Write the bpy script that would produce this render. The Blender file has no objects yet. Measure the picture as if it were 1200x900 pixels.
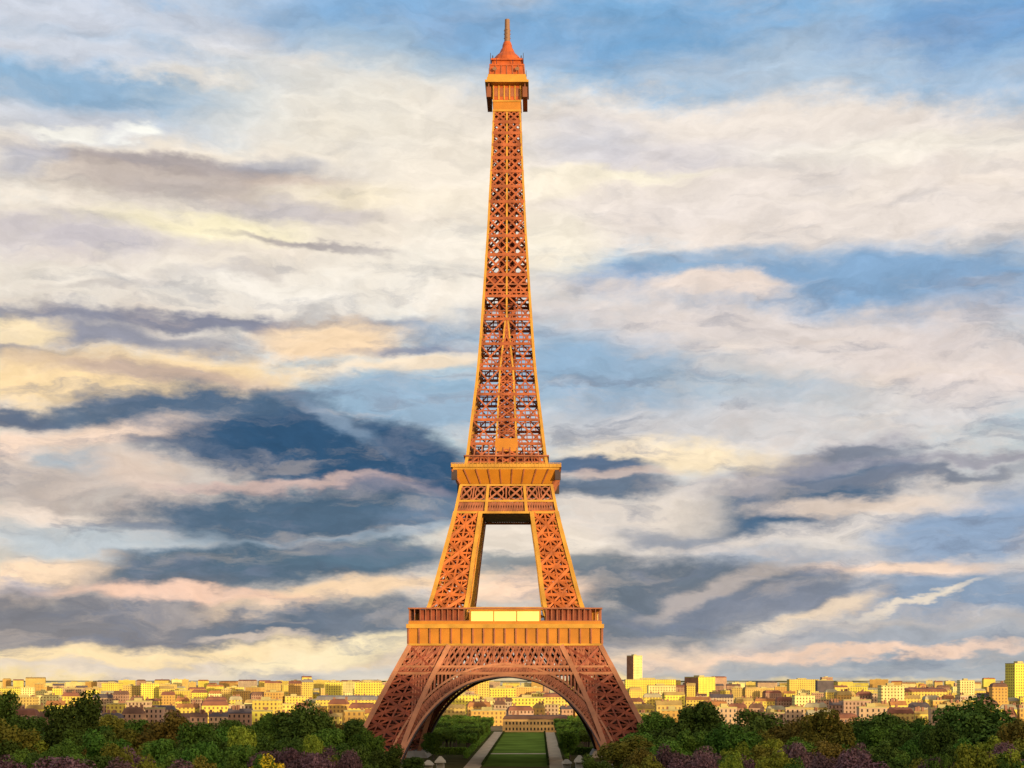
import bpy, math, random
import numpy as np
from mathutils import Vector, Matrix
random.seed(7); R = random.Random(11)
SC = bpy.context.scene
COL = SC.collection

# ------------------------------------------------------------------ view
F = 1667.0          # focal length in pixels of the 1200 px wide photograph
D = 620.0           # metres from the camera to the tower's axis
CX, CZ = 13.6, 36.0 # camera stands on the terrace, a little right of the axis
VX, VY = 631.0, 797.0
cam = bpy.data.cameras.new('camera'); co = bpy.data.objects.new('camera', cam); COL.objects.link(co)
co.location = (CX, -D, CZ); co.rotation_euler = (math.radians(90), 0, 0)
cam.sensor_width = 36; cam.lens = F / 1200 * 36
cam.shift_x = (600 - VX) / 1200; cam.shift_y = (VY - 450) / 1200
cam.clip_start = 0.5; cam.clip_end = 120000
SC.camera = co
SC.view_settings.view_transform = 'Standard'; SC.view_settings.look = 'None'
SC.view_settings.exposure = 0; SC.view_settings.gamma = 1
SUN_EL, SUN_AZ = math.radians(3.0), math.radians(180 - 40)   # low behind the camera, to its right (azimuth from +Y towards +X)

def lin(c):
    return tuple(((v/255)/12.92 if v/255 <= .04045 else ((v/255+.055)/1.055)**2.4) for v in c)

# ------------------------------------------------------------------ world: clear sky with sunset clouds, by direction
world = bpy.data.worlds.new('World'); SC.world = world; world.use_nodes = True
nt = world.node_tree; nt.nodes.clear()
def N(t, **kw):
    n = nt.nodes.new(t)
    for k, v in kw.items(): setattr(n, k, v)
    return n
def L(a, b): nt.links.new(a, b)
def math_(op, a, b=None, c=None):
    n = N('ShaderNodeMath', operation=op)
    for i, v in enumerate((a, b, c)):
        if v is None: continue
        if isinstance(v, (int, float)): n.inputs[i].default_value = v
        else: L(v, n.inputs[i])
    return n.outputs[0]
def mix(fac, a, b, blend='MIX'):
    n = N('ShaderNodeMix', data_type='RGBA', blend_type=blend)
    for s, v in ((n.inputs[0], fac), (n.inputs[6], a), (n.inputs[7], b)):
        if isinstance(v, (int, float)): s.default_value = v
        elif isinstance(v, tuple): s.default_value = (*v, 1)
        else: L(v, s)
    return n.outputs[2]
out = N('ShaderNodeOutputWorld'); bg = N('ShaderNodeBackground'); bg.inputs[1].default_value = 1.0
L(bg.outputs[0], out.inputs[0])
sky = N('ShaderNodeTexSky', sky_type='NISHITA', sun_disc=False, sun_elevation=SUN_EL, sun_rotation=SUN_AZ, altitude=60)
tc = N('ShaderNodeTexCoord'); sep = N('ShaderNodeSeparateXYZ'); L(tc.outputs['Generated'], sep.inputs[0])
az = math_('ARCTAN2', sep.outputs[0], sep.outputs[1])
el = math_('ARCSINE', sep.outputs[2])
PX = F / 100.0
cmb = N('ShaderNodeCombineXYZ')
L(math_('MULTIPLY', az, PX), cmb.inputs[0]); L(math_('MULTIPLY', el, PX), cmb.inputs[1])
P = cmb.outputs[0]                                  # hundreds of photo pixels of angle
def noise(scale, detail, rough, stretch=(1, 1, 1), dist=0, src=None, off=(0, 0, 0)):
    m = N('ShaderNodeMapping'); m.inputs['Scale'].default_value = stretch; m.inputs['Location'].default_value = off
    L(src or P, m.inputs[0])
    n = N('ShaderNodeTexNoise', noise_dimensions='2D'); n.inputs['Scale'].default_value = scale; n.inputs['Detail'].default_value = detail
    n.inputs['Roughness'].default_value = rough; n.inputs['Distortion'].default_value = dist
    L(m.outputs[0], n.inputs['Vector']); return n
def vmath(op, a, b):
    n = N('ShaderNodeVectorMath', operation=op)
    for i, v in enumerate((a, b)):
        if isinstance(v, tuple): n.inputs[i].default_value = v
        else: L(v, n.inputs[i])
    return n.outputs[0]
w1 = noise(.75, 3, .5, (.6, 1.4, 1)); w2 = noise(3.2, 4, .6, (.5, 1.3, 1), off=(3, 7, 1))
W = vmath('ADD', P, vmath('MULTIPLY', vmath('SUBTRACT', w1.outputs['Color'], (.5, .5, .5)), (.95, .42, 0)))
W = vmath('ADD', W, vmath('MULTIPLY', vmath('SUBTRACT', w2.outputs['Color'], (.5, .5, .5)), (.40, .26, 0)))
edge = noise(1.5, 9, .62, (.55, 1.5, 1), .1, off=(1, 2, 5))
edgeN = math_('MULTIPLY', math_('SUBTRACT', edge.outputs['Fac'], .5), 1.7)
edge2 = noise(4.5, 7, .64, (.62, 1.2, 1), .1, off=(6, 2, 9))
edgeM = math_('MULTIPLY', math_('SUBTRACT', edge2.outputs['Fac'], .5), 1.4)
# clear air: the Nishita sky plus the blue of the higher sky
def ramp(fac, stops, interp='LINEAR'):
    n = N('ShaderNodeValToRGB'); n.color_ramp.interpolation = interp
    e = n.color_ramp.elements
    while len(e) < len(stops): e.new(.5)
    for q, (p, c) in zip(e, stops): q.position = p; q.color = (*lin(c), 1)
    L(fac, n.inputs[0]); return n.outputs[0]
elf = math_('DIVIDE', el, math.radians(60))
air = ramp(elf, [(0, (226, 202, 160)), (.03, (196, 190, 178)), (.10, (152, 172, 188)), (.22, (150, 178, 202)), (.36, (142, 176, 208)),
                 (.44, (116, 164, 208)), (.50, (102, 152, 200)), (.75, (150, 160, 172)), (1, (150, 156, 165))])
nis = N('ShaderNodeMix', data_type='RGBA', blend_type='ADD'); nis.inputs[0].default_value = .10
L(air, nis.inputs[6]); L(sky.outputs[0], nis.inputs[7])
cur = nis.outputs[2]
# loose cirrus everywhere
cir = noise(.55, 8, .6, (.5, 1.6, 1), .3, off=(4, 1, 2))
cf = N('ShaderNodeMapRange', interpolation_type='SMOOTHSTEP'); cf.inputs[1].default_value = .42; cf.inputs[2].default_value = .68
cf.inputs[3].default_value = 0; cf.inputs[4].default_value = .75; L(cir.outputs['Fac'], cf.inputs[0])
cur = mix(cf.outputs[0], cur, lin((222, 214, 206)))

edgeC = math_('ADD', edgeN, math_('MULTIPLY', edgeM, .7))
bank = [0, None, None]
def vmadd(a, b, c):
    n = N('ShaderNodeVectorMath', operation='MULTIPLY_ADD')
    for i, v in enumerate((a, b, c)):
        if isinstance(v, tuple): n.inputs[i].default_value = v
        else: L(v, n.inputs[i])
    return n.outputs[0]
def blob(x, y, rx, ry, rot, col, op=1.0, soft=.75, fine=.5):
    """One cloud bank: centre and size as an angle of the sky."""
    global cur
    if op <= 0: return
    if bank[0] % 6 == 0:                               # evaluate the banks in order, a few at a time
        bank[1] = vmadd(cur, (1e-9, 1e-9, 0), W)
        s_ = N('ShaderNodeSeparateXYZ'); L(bank[1], s_.inputs[0]); c_ = N('ShaderNodeCombineXYZ')
        L(s_.outputs[0], c_.inputs[1]); L(s_.outputs[1], c_.inputs[0]); bank[2] = c_.outputs[0]
    bank[0] += 1
    u = (x - VX) / F; v = (VY - y) / F
    a = math.atan(u) * PX; e = math.atan(v / math.hypot(1, u)) * PX
    ix_, iy_ = 100 / rx, 100 / ry; c, s = math.cos(math.radians(rot)), math.sin(math.radians(rot))
    p = vmadd(bank[1], (c * ix_, c * iy_, 0), (-(a * c + e * s) * ix_, -(e * c - a * s) * iy_, 0))
    if rot: p = vmadd(bank[2], (s * ix_, -s * iy_, 0), p)
    ln = N('ShaderNodeVectorMath', operation='LENGTH'); L(p, ln.inputs[0])
    d = math_('MULTIPLY_ADD', edgeC, fine, ln.outputs['Value'])
    r = N('ShaderNodeMapRange', interpolation_type='SMOOTHSTEP')
    r.inputs[1].default_value = 1 + soft * .5; r.inputs[2].default_value = 1 - soft * .5
    r.inputs[3].default_value = 0; r.inputs[4].default_value = op
    L(d, r.inputs[0])
    cur = mix(r.outputs[0], cur, lin(col))

BL = [
 # upper left veil and cream sheet
 (70, 28, 150, 26, 0, (214, 216, 226), .75, 1.2, .6), (245, 52, 60, 10, 0, (212, 216, 226), .6, 1.2, .6),
 (60, 140, 110, 24, 0, (196, 206, 220), .6, 1.2, .6),
 (370, 215, 420, 130, 0, (236, 226, 210), .95, .6, .4), (430, 105, 210, 48, -22, (232, 224, 212), .92, .7, .4), (330, 70, 70, 50, -30, (232, 224, 214), .7, .9, .5),
 (150, 330, 330, 110, 0, (228, 220, 208), .92, .7, .5), (100, 500, 220, 110, 0, (222, 208, 192), .8, .8, .5), (200, 640, 330, 160, 0, (206, 196, 188), .75, .8, .5),
 (110, 88, 240, 46, 0, (146, 181, 211), 1, .9, .35), (90, 60, 170, 14, 0, (208, 212, 222), .8, 1.2, .5), (60, 135, 120, 16, 0, (206, 210, 220), .7, 1.2, .5), (230, 92, 60, 7, 0, (232, 228, 222), .8, 1.1, .5), (255, 55, 40, 9, 0, (220, 222, 228), .8, 1.1, .5),
 (440, 22, 200, 34, 0, (132, 174, 214), .95, .9, .35), (80, 14, 180, 18, 0, (200, 208, 222), .8, 1.1, .5), (470, 70, 110, 24, -12, (168, 190, 208), .7, 1.1, .5),
 # upper right
 (780, 40, 220, 36, 0, (112, 162, 206), .85, 1.0, .4), (930, 82, 190, 40, 4, (176, 194, 212), .75, 1.2, .7), (1140, 100, 120, 36, 0, (152, 182, 212), .6, 1.1, .6), (1150, 30, 120, 30, 0, (104, 154, 204), .85, 1.0, .5),
 (870, 205, 430, 80, -3, (230, 222, 214), .97, .42, .3), (1010, 230, 300, 70, 0, (228, 220, 214), .95, .5, .35), (700, 170, 70, 26, 0, (190, 196, 212), .6, 1.1, .6), (800, 185, 120, 16, 0, (206, 204, 212), .6, 1.2, .7), (700, 212, 110, 7, 0, (247, 238, 214), .8, 1.0, .5),
 (1010, 345, 320, 46, 0, (134, 168, 202), 1, .6, .3), (760, 318, 130, 16, 4, (140, 174, 206), .9, .9, .35), (700, 330, 50, 16, 0, (126, 166, 208), .85, .8, .5),
 (820, 336, 85, 11, -2, (238, 220, 206), .9, .9, .6),
 (930, 405, 350, 46, -10, (224, 214, 208), .92, .7, .4), (1130, 425, 150, 60, 0, (218, 208, 205), .8, .9, .4),
 (700, 442, 130, 48, -8, (146, 177, 204), 1, .8, .3), (860, 455, 160, 24, -6, (160, 180, 198), .7, 1.0, .5), (860, 500, 300, 34, 0, (206, 205, 208), .75, 1.0, .5),
 (960, 620, 330, 110, 0, (214, 206, 202), .85, .7, .4), (700, 620, 170, 70, 0, (216, 208, 200), .8, .8, .5),
 (1150, 620, 110, 44, 12, (134, 162, 194), .9, .7, .4), (1150, 706, 170, 34, 0, (140, 160, 184), 1, .8, .35), (1080, 784, 300, 26, 0, (160, 168, 174), 1, .8, .3), (900, 655, 120, 16, 0, (150, 166, 186), .7, 1.0, .5),
 (1000, 745, 280, 12, 3, (226, 204, 182), .85, 1.0, .5), (830, 770, 170, 12, 4, (240, 216, 180), .85, 1.0, .5), (1050, 672, 120, 9, 0, (240, 218, 188), .85, 1.0, .6),
 (770, 690, 210, 36, -3, (92, 104, 126), .92, .7, .55), (720, 737, 150, 24, 0, (98, 106, 124), .92, .8, .5), (870, 715, 150, 22, 6, (126, 134, 150), .8, .9, .6), (960, 722, 70, 9, 14, (236, 214, 186), .8, .9, .6), (840, 690, 90, 10, 20, (206, 192, 182), .6, 1.0, .7), (1070, 712, 75, 3.5, 14, (240, 226, 204), .8, 1.0, .3),
 (930, 587, 140, 29, 9, (80, 102, 134), 1, .6, .5), (1040, 562, 150, 7, 3, (122, 126, 148), .9, .9, .5), (930, 548, 110, 15, 9, (140, 142, 158), .85, .9, .7), (1000, 535, 50, 8, 0, (118, 122, 142), .8, .9, .7), (780, 628, 75, 12, -3, (132, 142, 158), .75, .9, .7), (870, 585, 60, 9, 0, (240, 224, 200), .0, .9, .6),
 (1150, 538, 120, 6, 2, (138, 136, 152), .7, 1.0, .5),
 (780, 535, 110, 20, -4, (250, 230, 192), .9, .9, .5), (1010, 590, 110, 10, 0, (232, 214, 198), .8, .9, .5), (800, 600, 60, 20, 0, (222, 212, 200), .7, .9, .5),
 (690, 543, 62, 14, -6, (72, 96, 134), .95, .6, .4), (705, 572, 66, 14, 2, (88, 106, 136), .92, .7, .4), (710, 556, 60, 6, 0, (206, 184, 172), .7, .9, .5),
 # left streaks
 (200, 190, 140, 9, 0, (164, 156, 160), .85, .9, .6), (320, 188, 60, 9, 0, (156, 158, 172), .8, .9, .6), (190, 214, 130, 22, 0, (182, 168, 162), .75, 1.0, .7), (350, 212, 70, 8, 0, (196, 180, 170), .7, 1.0, .6), (375, 252, 90, 13, 0, (190, 186, 192), .75, 1.0, .7), (500, 262, 80, 8, 0, (206, 198, 190), .7, 1.0, .6), (30, 185, 40, 18, 20, (166, 172, 190), .7, 1.0, .7),
 (75, 150, 40, 6, 0, (250, 244, 236), .9, .9, .5), (156, 150, 20, 8, 0, (252, 246, 238), .8, .9, .4), (470, 232, 110, 14, 0, (250, 232, 200), .75, 1.0, .5), (250, 272, 110, 14, 0, (252, 236, 200), .85, 1.0, .5),
 (70, 284, 120, 18, 0, (188, 184, 194), .8, 1.0, .6), (400, 294, 110, 5, -3, (164, 156, 158), .9, .9, .4), (220, 328, 120, 6, 9, (172, 164, 164), .85, 1.0, .5), (330, 340, 190, 16, 0, (238, 234, 226), .8, 1.0, .4),
 (270, 372, 290, 9, 2, (126, 130, 150), .95, .8, .4), (110, 392, 150, 15, 0, (138, 142, 160), .9, .9, .5), (520, 385, 70, 20, 0, (150, 172, 196), .8, .9, .4),
 (385, 393, 92, 24, 0, (251, 221, 182), .98, .6, .35), (25, 388, 45, 15, 0, (252, 228, 184), .9, .8, .5), (30, 412, 70, 7, -3, (116, 126, 152), .92, .8, .5), (500, 405, 70, 7, 4, (142, 150, 172), .85, .9, .5), (480, 424, 110, 10, 8, (246, 226, 200), .92, .9, .4),
 (110, 446, 230, 30, 3, (253, 220, 168), .95, .7, .5), (190, 440, 130, 11, -3, (190, 168, 160), .8, 1.0, .6),
 (490, 472, 120, 34, 0, (150, 180, 204), .95, .6, .35),
 (300, 512, 190, 44, -5, (66, 92, 128), .98, .5, .35), (430, 543, 200, 42, -7, (54, 84, 122), 1, .5, .3), (180, 486, 150, 13, 4, (86, 104, 134), .92, .7, .5), (345, 472, 60, 16, 0, (82, 104, 136), .85, .8, .6), (15, 490, 60, 10, 0, (94, 104, 132), .9, .8, .5), (400, 500, 40, 10, -30, (160, 182, 204), .6, 1.0, .6),
 (75, 520, 120, 14, 8, (244, 222, 196), .9, .9, .6), (90, 540, 34, 13, 0, (150, 174, 190), .9, .8, .5), (70, 575, 120, 22, 0, (182, 170, 164), .8, 1.0, .8), (150, 560, 60, 20, -20, (226, 204, 186), .7, 1.0, .7), (60, 604, 90, 8, 0, (236, 220, 206), .8, .9, .6),
 (330, 567, 130, 6, 4, (204, 178, 170), .85, .9, .45), (470, 572, 70, 9, 0, (160, 150, 160), .7, .9, .5),
 (350, 606, 210, 31, 3, (72, 96, 126), .96, .6, .5), (500, 600, 60, 22, 10, (110, 132, 156), .9, .8, .6), (100, 636, 130, 20, 0, (184, 198, 208), .85, .9, .5), (330, 640, 150, 8, 6, (158, 176, 192), .85, .9, .7), (490, 622, 70, 8, 18, (166, 182, 196), .75, .9, .7), (290, 667, 225, 26, 5, (76, 98, 124), .96, .6, .45), (440, 652, 90, 14, 6, (96, 116, 140), .9, .7, .5),
 (40, 682, 80, 22, 10, (248, 220, 184), .92, .8, .6), (20, 690, 30, 8, 0, (176, 176, 190), .7, .9, .5),
 (150, 728, 300, 40, 2, (126, 122, 136), .95, .7, .5), (400, 737, 140, 26, 3, (104, 114, 136), .93, .7, .5), (60, 745, 120, 18, 0, (140, 130, 138), .8, .9, .5),
 (430, 692, 150, 12, 9, (250, 218, 178), .95, .8, .5), (220, 700, 130, 9, -2, (238, 208, 178), .9, .9, .5), (310, 748, 60, 4, 0, (222, 204, 186), .7, .9, .6),
 (160, 770, 340, 9, 3, (253, 224, 174), .95, .9, .35), (120, 788, 260, 6, 2, (214, 204, 192), .7, 1.0, .4), (400, 762, 130, 10, 9, (250, 232, 186), .95, .9, .4), (420, 786, 150, 10, 3, (200, 200, 196), .8, .9, .4), (60, 796, 200, 8, 0, (232, 216, 190), .8, 1.0, .4),
 # between the legs
 (598, 635, 80, 24, 0, (230, 220, 206), .9, .8, .5), (610, 662, 80, 9, 0, (126, 132, 144), .8, .9, .6), (590, 690, 80, 16, 0, (238, 216, 184), .9, .8, .5),
 (1090, 748, 230, 20, 2, (160, 170, 182), .9, 1.0, .35), (1010, 788, 260, 12, 0, (166, 172, 178), .85, 1.0, .3), (1020, 762, 200, 5, 3, (238, 214, 184), .8, 1.0, .4),
 (600, 803, 2000, 7, 0, (250, 222, 150), .75, 1.4, .2),
]
def tune(b):
    x, y, rx, ry, rot, c, op, soft, fn = b
    if max(c) < 150: soft = min(1.5, soft * 1.25); c = (c[0] - 2 - .25*max(0, c[0]-c[1]), c[1] + 3, c[2] - 2); fn *= .9
    elif c[0] > 236 and c[2] < 200: c = (255, c[1] + 3, c[2] + 4); soft = min(1.5, soft * 1.3); op = min(1, op * 1.05)
    elif min(c) > 165: c = (min(255, c[0]*1.045), min(255, c[1]*1.03), min(255, c[2]*1.015)); soft = min(1.5, soft * 1.3)
    else: soft = min(1.5, soft * 1.4)
    return x, y, rx, ry, rot, c, op, soft, fn
for b in BL: blob(*tune(b))
for b in ((440, 150, 190, 46, -8, (242, 234, 218), .7, 1.3, .5), (480, 330, 130, 30, 0, (244, 236, 222), .7, 1.3, .5), (535, 235, 70, 60, 0, (250, 238, 220), .8, 1.3, .5), (545, 310, 60, 50, 0, (248, 240, 226), .8, 1.3, .5), (650, 215, 80, 12, 0, (252, 240, 218), .85, 1.2, .5), (640, 285, 60, 30, 0, (250, 240, 218), .7, 1.3, .5), (1050, 175, 160, 18, -2, (246, 238, 224), .8, 1.2, .4)): blob(*b)
# mottling, relief and fine grain of the cloud
def span(sock, f0, f1, t0, t1):
    n = N('ShaderNodeMapRange', interpolation_type='SMOOTHSTEP')
    for i, v in enumerate((f0, f1, t0, t1)): n.inputs[i+1].default_value = v
    L(sock, n.inputs[0]); return n.outputs[0]
elw = span(el, math.radians(22), math.radians(9), .25, 1)
wz_ = noise(1.7, 9, .60, (.38, 1.75, 1), .15, src=W, off=(3, 6, 8)); wy_ = noise(2.1, 9, .62, (.42, 1.7, 1), .15, src=W, off=(8, 1, 4))
cur = mix(math_('MULTIPLY', span(wz_.outputs['Fac'], .50, .72, 0, .26), elw), cur, lin((240, 218, 198)))
cur = mix(math_('MULTIPLY', span(wy_.outputs['Fac'], .50, .76, 0, .55), elw), cur, lin((118, 128, 148)))
m1 = noise(.9, 7, .6, (.55, 1.5, 1), .2, src=W, off=(2, 8, 3)); cur = mix(span(m1.outputs['Fac'], .48, .74, 0, .14), cur, lin((172, 172, 184)))
m2 = noise(.8, 7, .58, (.5, 1.6, 1), .2, src=W, off=(7, 3, 6)); m2v = span(m2.outputs['Fac'], .54, .76, 0, .2)
bw_ = N('ShaderNodeRGBToBW'); L(cur, bw_.inputs[0])
cur = mix(math_('MULTIPLY', m2v, span(bw_.outputs[0], .3, .6, 0, 1)), cur, lin((252, 238, 216)))
r1 = noise(1.1, 7, .52, (.6, 1.3, 1), 0, src=W, off=(5, 5, 2)); r2 = noise(1.1, 7, .52, (.6, 1.3, 1), 0, src=W, off=(5.03, 4.91, 2))
rel = math_('MULTIPLY', math_('SUBTRACT', r1.outputs['Fac'], r2.outputs['Fac']), .75)
fine = noise(3.0, 8, .66, (.6, 1.4, 1), .1, src=W, off=(9, 4, 2))
ff = N('ShaderNodeMapRange'); ff.inputs[1].default_value = .3; ff.inputs[2].default_value = .7; ff.inputs[3].default_value = .93; ff.inputs[4].default_value = 1.08
L(fine.outputs['Fac'], ff.inputs[0])
fsum = math_('ADD', ff.outputs[0], rel)
cc = N('ShaderNodeCombineXYZ')
for i in range(3): L(fsum, cc.inputs[i])
cur = mix(1.0, cur, cc.outputs[0], 'MULTIPLY')
# glow of the low sun in the sky behind the viewer
dt = N('ShaderNodeVectorMath', operation='DOT_PRODUCT'); L(tc.outputs['Generated'], dt.inputs[0])
dt.inputs[1].default_value = (math.sin(SUN_AZ) * math.cos(SUN_EL), math.cos(SUN_AZ) * math.cos(SUN_EL), math.sin(SUN_EL))
gl = N('ShaderNodeMapRange', interpolation_type='SMOOTHSTEP'); gl.inputs[1].default_value = .25; gl.inputs[2].default_value = 1.0; L(dt.outputs['Value'], gl.inputs[0])
gw = N('ShaderNodeMix', data_type='RGBA', blend_type='ADD'); L(math_('MULTIPLY', gl.outputs[0], gl.outputs[0]), gw.inputs[0]); L(cur, gw.inputs[6]); gw.inputs[7].default_value = (1.7, 1.1, .55, 1)
cur = gw.outputs[2]
L(cur, bg.inputs[0])
world.cycles.sampling_method = 'MANUAL'; world.cycles.sample_map_resolution = 256
SC.cycles.max_bounces = 4; SC.cycles.diffuse_bounces = 2; SC.cycles.glossy_bounces = 1

sun = bpy.data.lights.new('sun', 'SUN'); so = bpy.data.objects.new('sun', sun); COL.objects.link(so)
sun.energy = 5.0; sun.angle = math.radians(.9); sun.color = (1, .80, .46)
sd = Vector((math.sin(SUN_AZ) * math.cos(SUN_EL), math.cos(SUN_AZ) * math.cos(SUN_EL), math.sin(SUN_EL)))
so.rotation_euler = sd.to_track_quat('Z', 'Y').to_euler(); so.location = (200, -900, 300)

# ------------------------------------------------------------------ materials
def mat(name, col, rough=.7, var=.0, scale=1.0, metallic=0, rnd=0.0, spec=.3, coords='Object', win=None):
    m = bpy.data.materials.new(name); m.use_nodes = True
    t = m.node_tree; b = t.nodes['Principled BSDF']
    b.inputs['Roughness'].default_value = rough; b.inputs['Metallic'].default_value = metallic
    b.inputs['Specular IOR Level'].default_value = spec
    b.inputs['Base Color'].default_value = (*col, 1)
    src = None
    def val(out_, lo, hi, f0=0.0, f1=1.0):
        r = t.nodes.new('ShaderNodeMapRange'); r.inputs[1].default_value = f0; r.inputs[2].default_value = f1
        r.inputs[3].default_value = lo; r.inputs[4].default_value = hi; t.links.new(out_, r.inputs[0]); return r.outputs[0]
    def hsv(colsock, v=None, h=None):
        n = t.nodes.new('ShaderNodeHueSaturation')
        if colsock is None: n.inputs['Color'].default_value = (*col, 1)
        else: t.links.new(colsock, n.inputs['Color'])
        if v is not None: t.links.new(v, n.inputs['Value'])
        if h is not None: t.links.new(h, n.inputs['Hue'])
        return n.outputs[0]
    if var:
        tcn = t.nodes.new('ShaderNodeTexCoord'); nz = t.nodes.new('ShaderNodeTexNoise'); nz.inputs['Scale'].default_value = scale
        nz.inputs['Detail'].default_value = 5; t.links.new(tcn.outputs[coords], nz.inputs['Vector'])
        src = hsv(src, val(nz.outputs['Fac'], 1 - var, 1 + var, .3, .7))
    if rnd:
        oi = t.nodes.new('ShaderNodeObjectInfo')
        mu = t.nodes.new('ShaderNodeMath'); mu.operation = 'MULTIPLY'; mu.inputs[1].default_value = 7.31; t.links.new(oi.outputs['Random'], mu.inputs[0])
        fr = t.nodes.new('ShaderNodeMath'); fr.operation = 'FRACT'; t.links.new(mu.outputs[0], fr.inputs[0])
        src = hsv(src, val(oi.outputs['Random'], 1 - rnd, 1 + rnd), val(fr.outputs[0], .5 - rnd * .06, .5 + rnd * .06))
    if win:   # rows of small dark windows let into the wall: pitch along, pitch up
        tcn = t.nodes.new('ShaderNodeTexCoord'); sp = t.nodes.new('ShaderNodeSeparateXYZ'); t.links.new(tcn.outputs['Object'], sp.inputs[0])
        def mm(op, a, b):
            n = t.nodes.new('ShaderNodeMath'); n.operation = op
            for i, v in enumerate((a, b)):
                if isinstance(v, (int, float)): n.inputs[i].default_value = v
                else: t.links.new(v, n.inputs[i])
            return n.outputs[0]
        ux = mm('FRACT', mm('DIVIDE', mm('ADD', sp.outputs[0], mm('ADD', sp.outputs[1], 500)), win[0]), 0)
        uz = mm('FRACT', mm('DIVIDE', mm('ADD', sp.outputs[2], 1.0), win[1]), 0)
        gm = t.nodes.new('ShaderNodeNewGeometry'); sn = t.nodes.new('ShaderNodeSeparateXYZ'); t.links.new(gm.outputs['Normal'], sn.inputs[0])
        side = mm('LESS_THAN', mm('ABSOLUTE', sn.outputs[2], 0), .5)
        mask = mm('MULTIPLY', mm('MULTIPLY', mm('LESS_THAN', ux, .42), mm('LESS_THAN', uz, .58)), side)
        mx = t.nodes.new('ShaderNodeMix'); mx.data_type = 'RGBA'
        t.links.new(mask, mx.inputs[0])
        if src is None: mx.inputs[6].default_value = (*col, 1)
        else: t.links.new(src, mx.inputs[6])
        mx.inputs[7].default_value = (*win[2], 1); src = mx.outputs[2]
    if src is not None: t.links.new(src, b.inputs['Base Color'])
    return m
M = {}  # chords and lattice: one iron paint, highlight and shade put into the colours
M['chord'] = mat('highlight_iron_paint', (.50, .245, .03), .5, .25, .15)  # yellow highlight of the edges put into the paint colour
M['chord_low'] = mat('low_highlight_iron_paint', (.40, .16, .075), .5, .25, .15)  # pinkish highlight of the shaded lower edges put into the colour
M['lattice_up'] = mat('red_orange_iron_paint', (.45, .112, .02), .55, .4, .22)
M['lattice'] = mat('shade_iron_paint', (.245, .054, .021), .55, .4, .22)  # depth shade between the bars put into a darker colour
M['girder'] = mat('pinkish_iron_paint', (.31, .10, .045), .55, .35, .2)  # pinkish brown tone of the iron paint
M['fascia'] = mat('orange_iron_paint', (.48, .175, .014), .5, .18, .1)
M['darkiron'] = mat('soffit_shade_iron', (.05, .03, .03), .6, .2, .3)
M['deck'] = mat('deck_iron', (.22, .07, .03), .7, .2, .2)
M['dome'] = mat('red_iron_paint', (.42, .085, .016), .5, .2, .4)
M['mast'] = mat('grey_mast_paint', (.24, .12, .06), .5)
M['pale_pane'] = mat('pale_glazed_panel', (.86, .76, .24), .35, .05, .2, spec=.3)
M['lattice_shaft'] = mat('ruddy_iron_paint', (.34, .085, .026), .55, .4, .22)
M['plinth'] = mat('masonry', (.36, .30, .23), .9, .2, .4)

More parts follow.
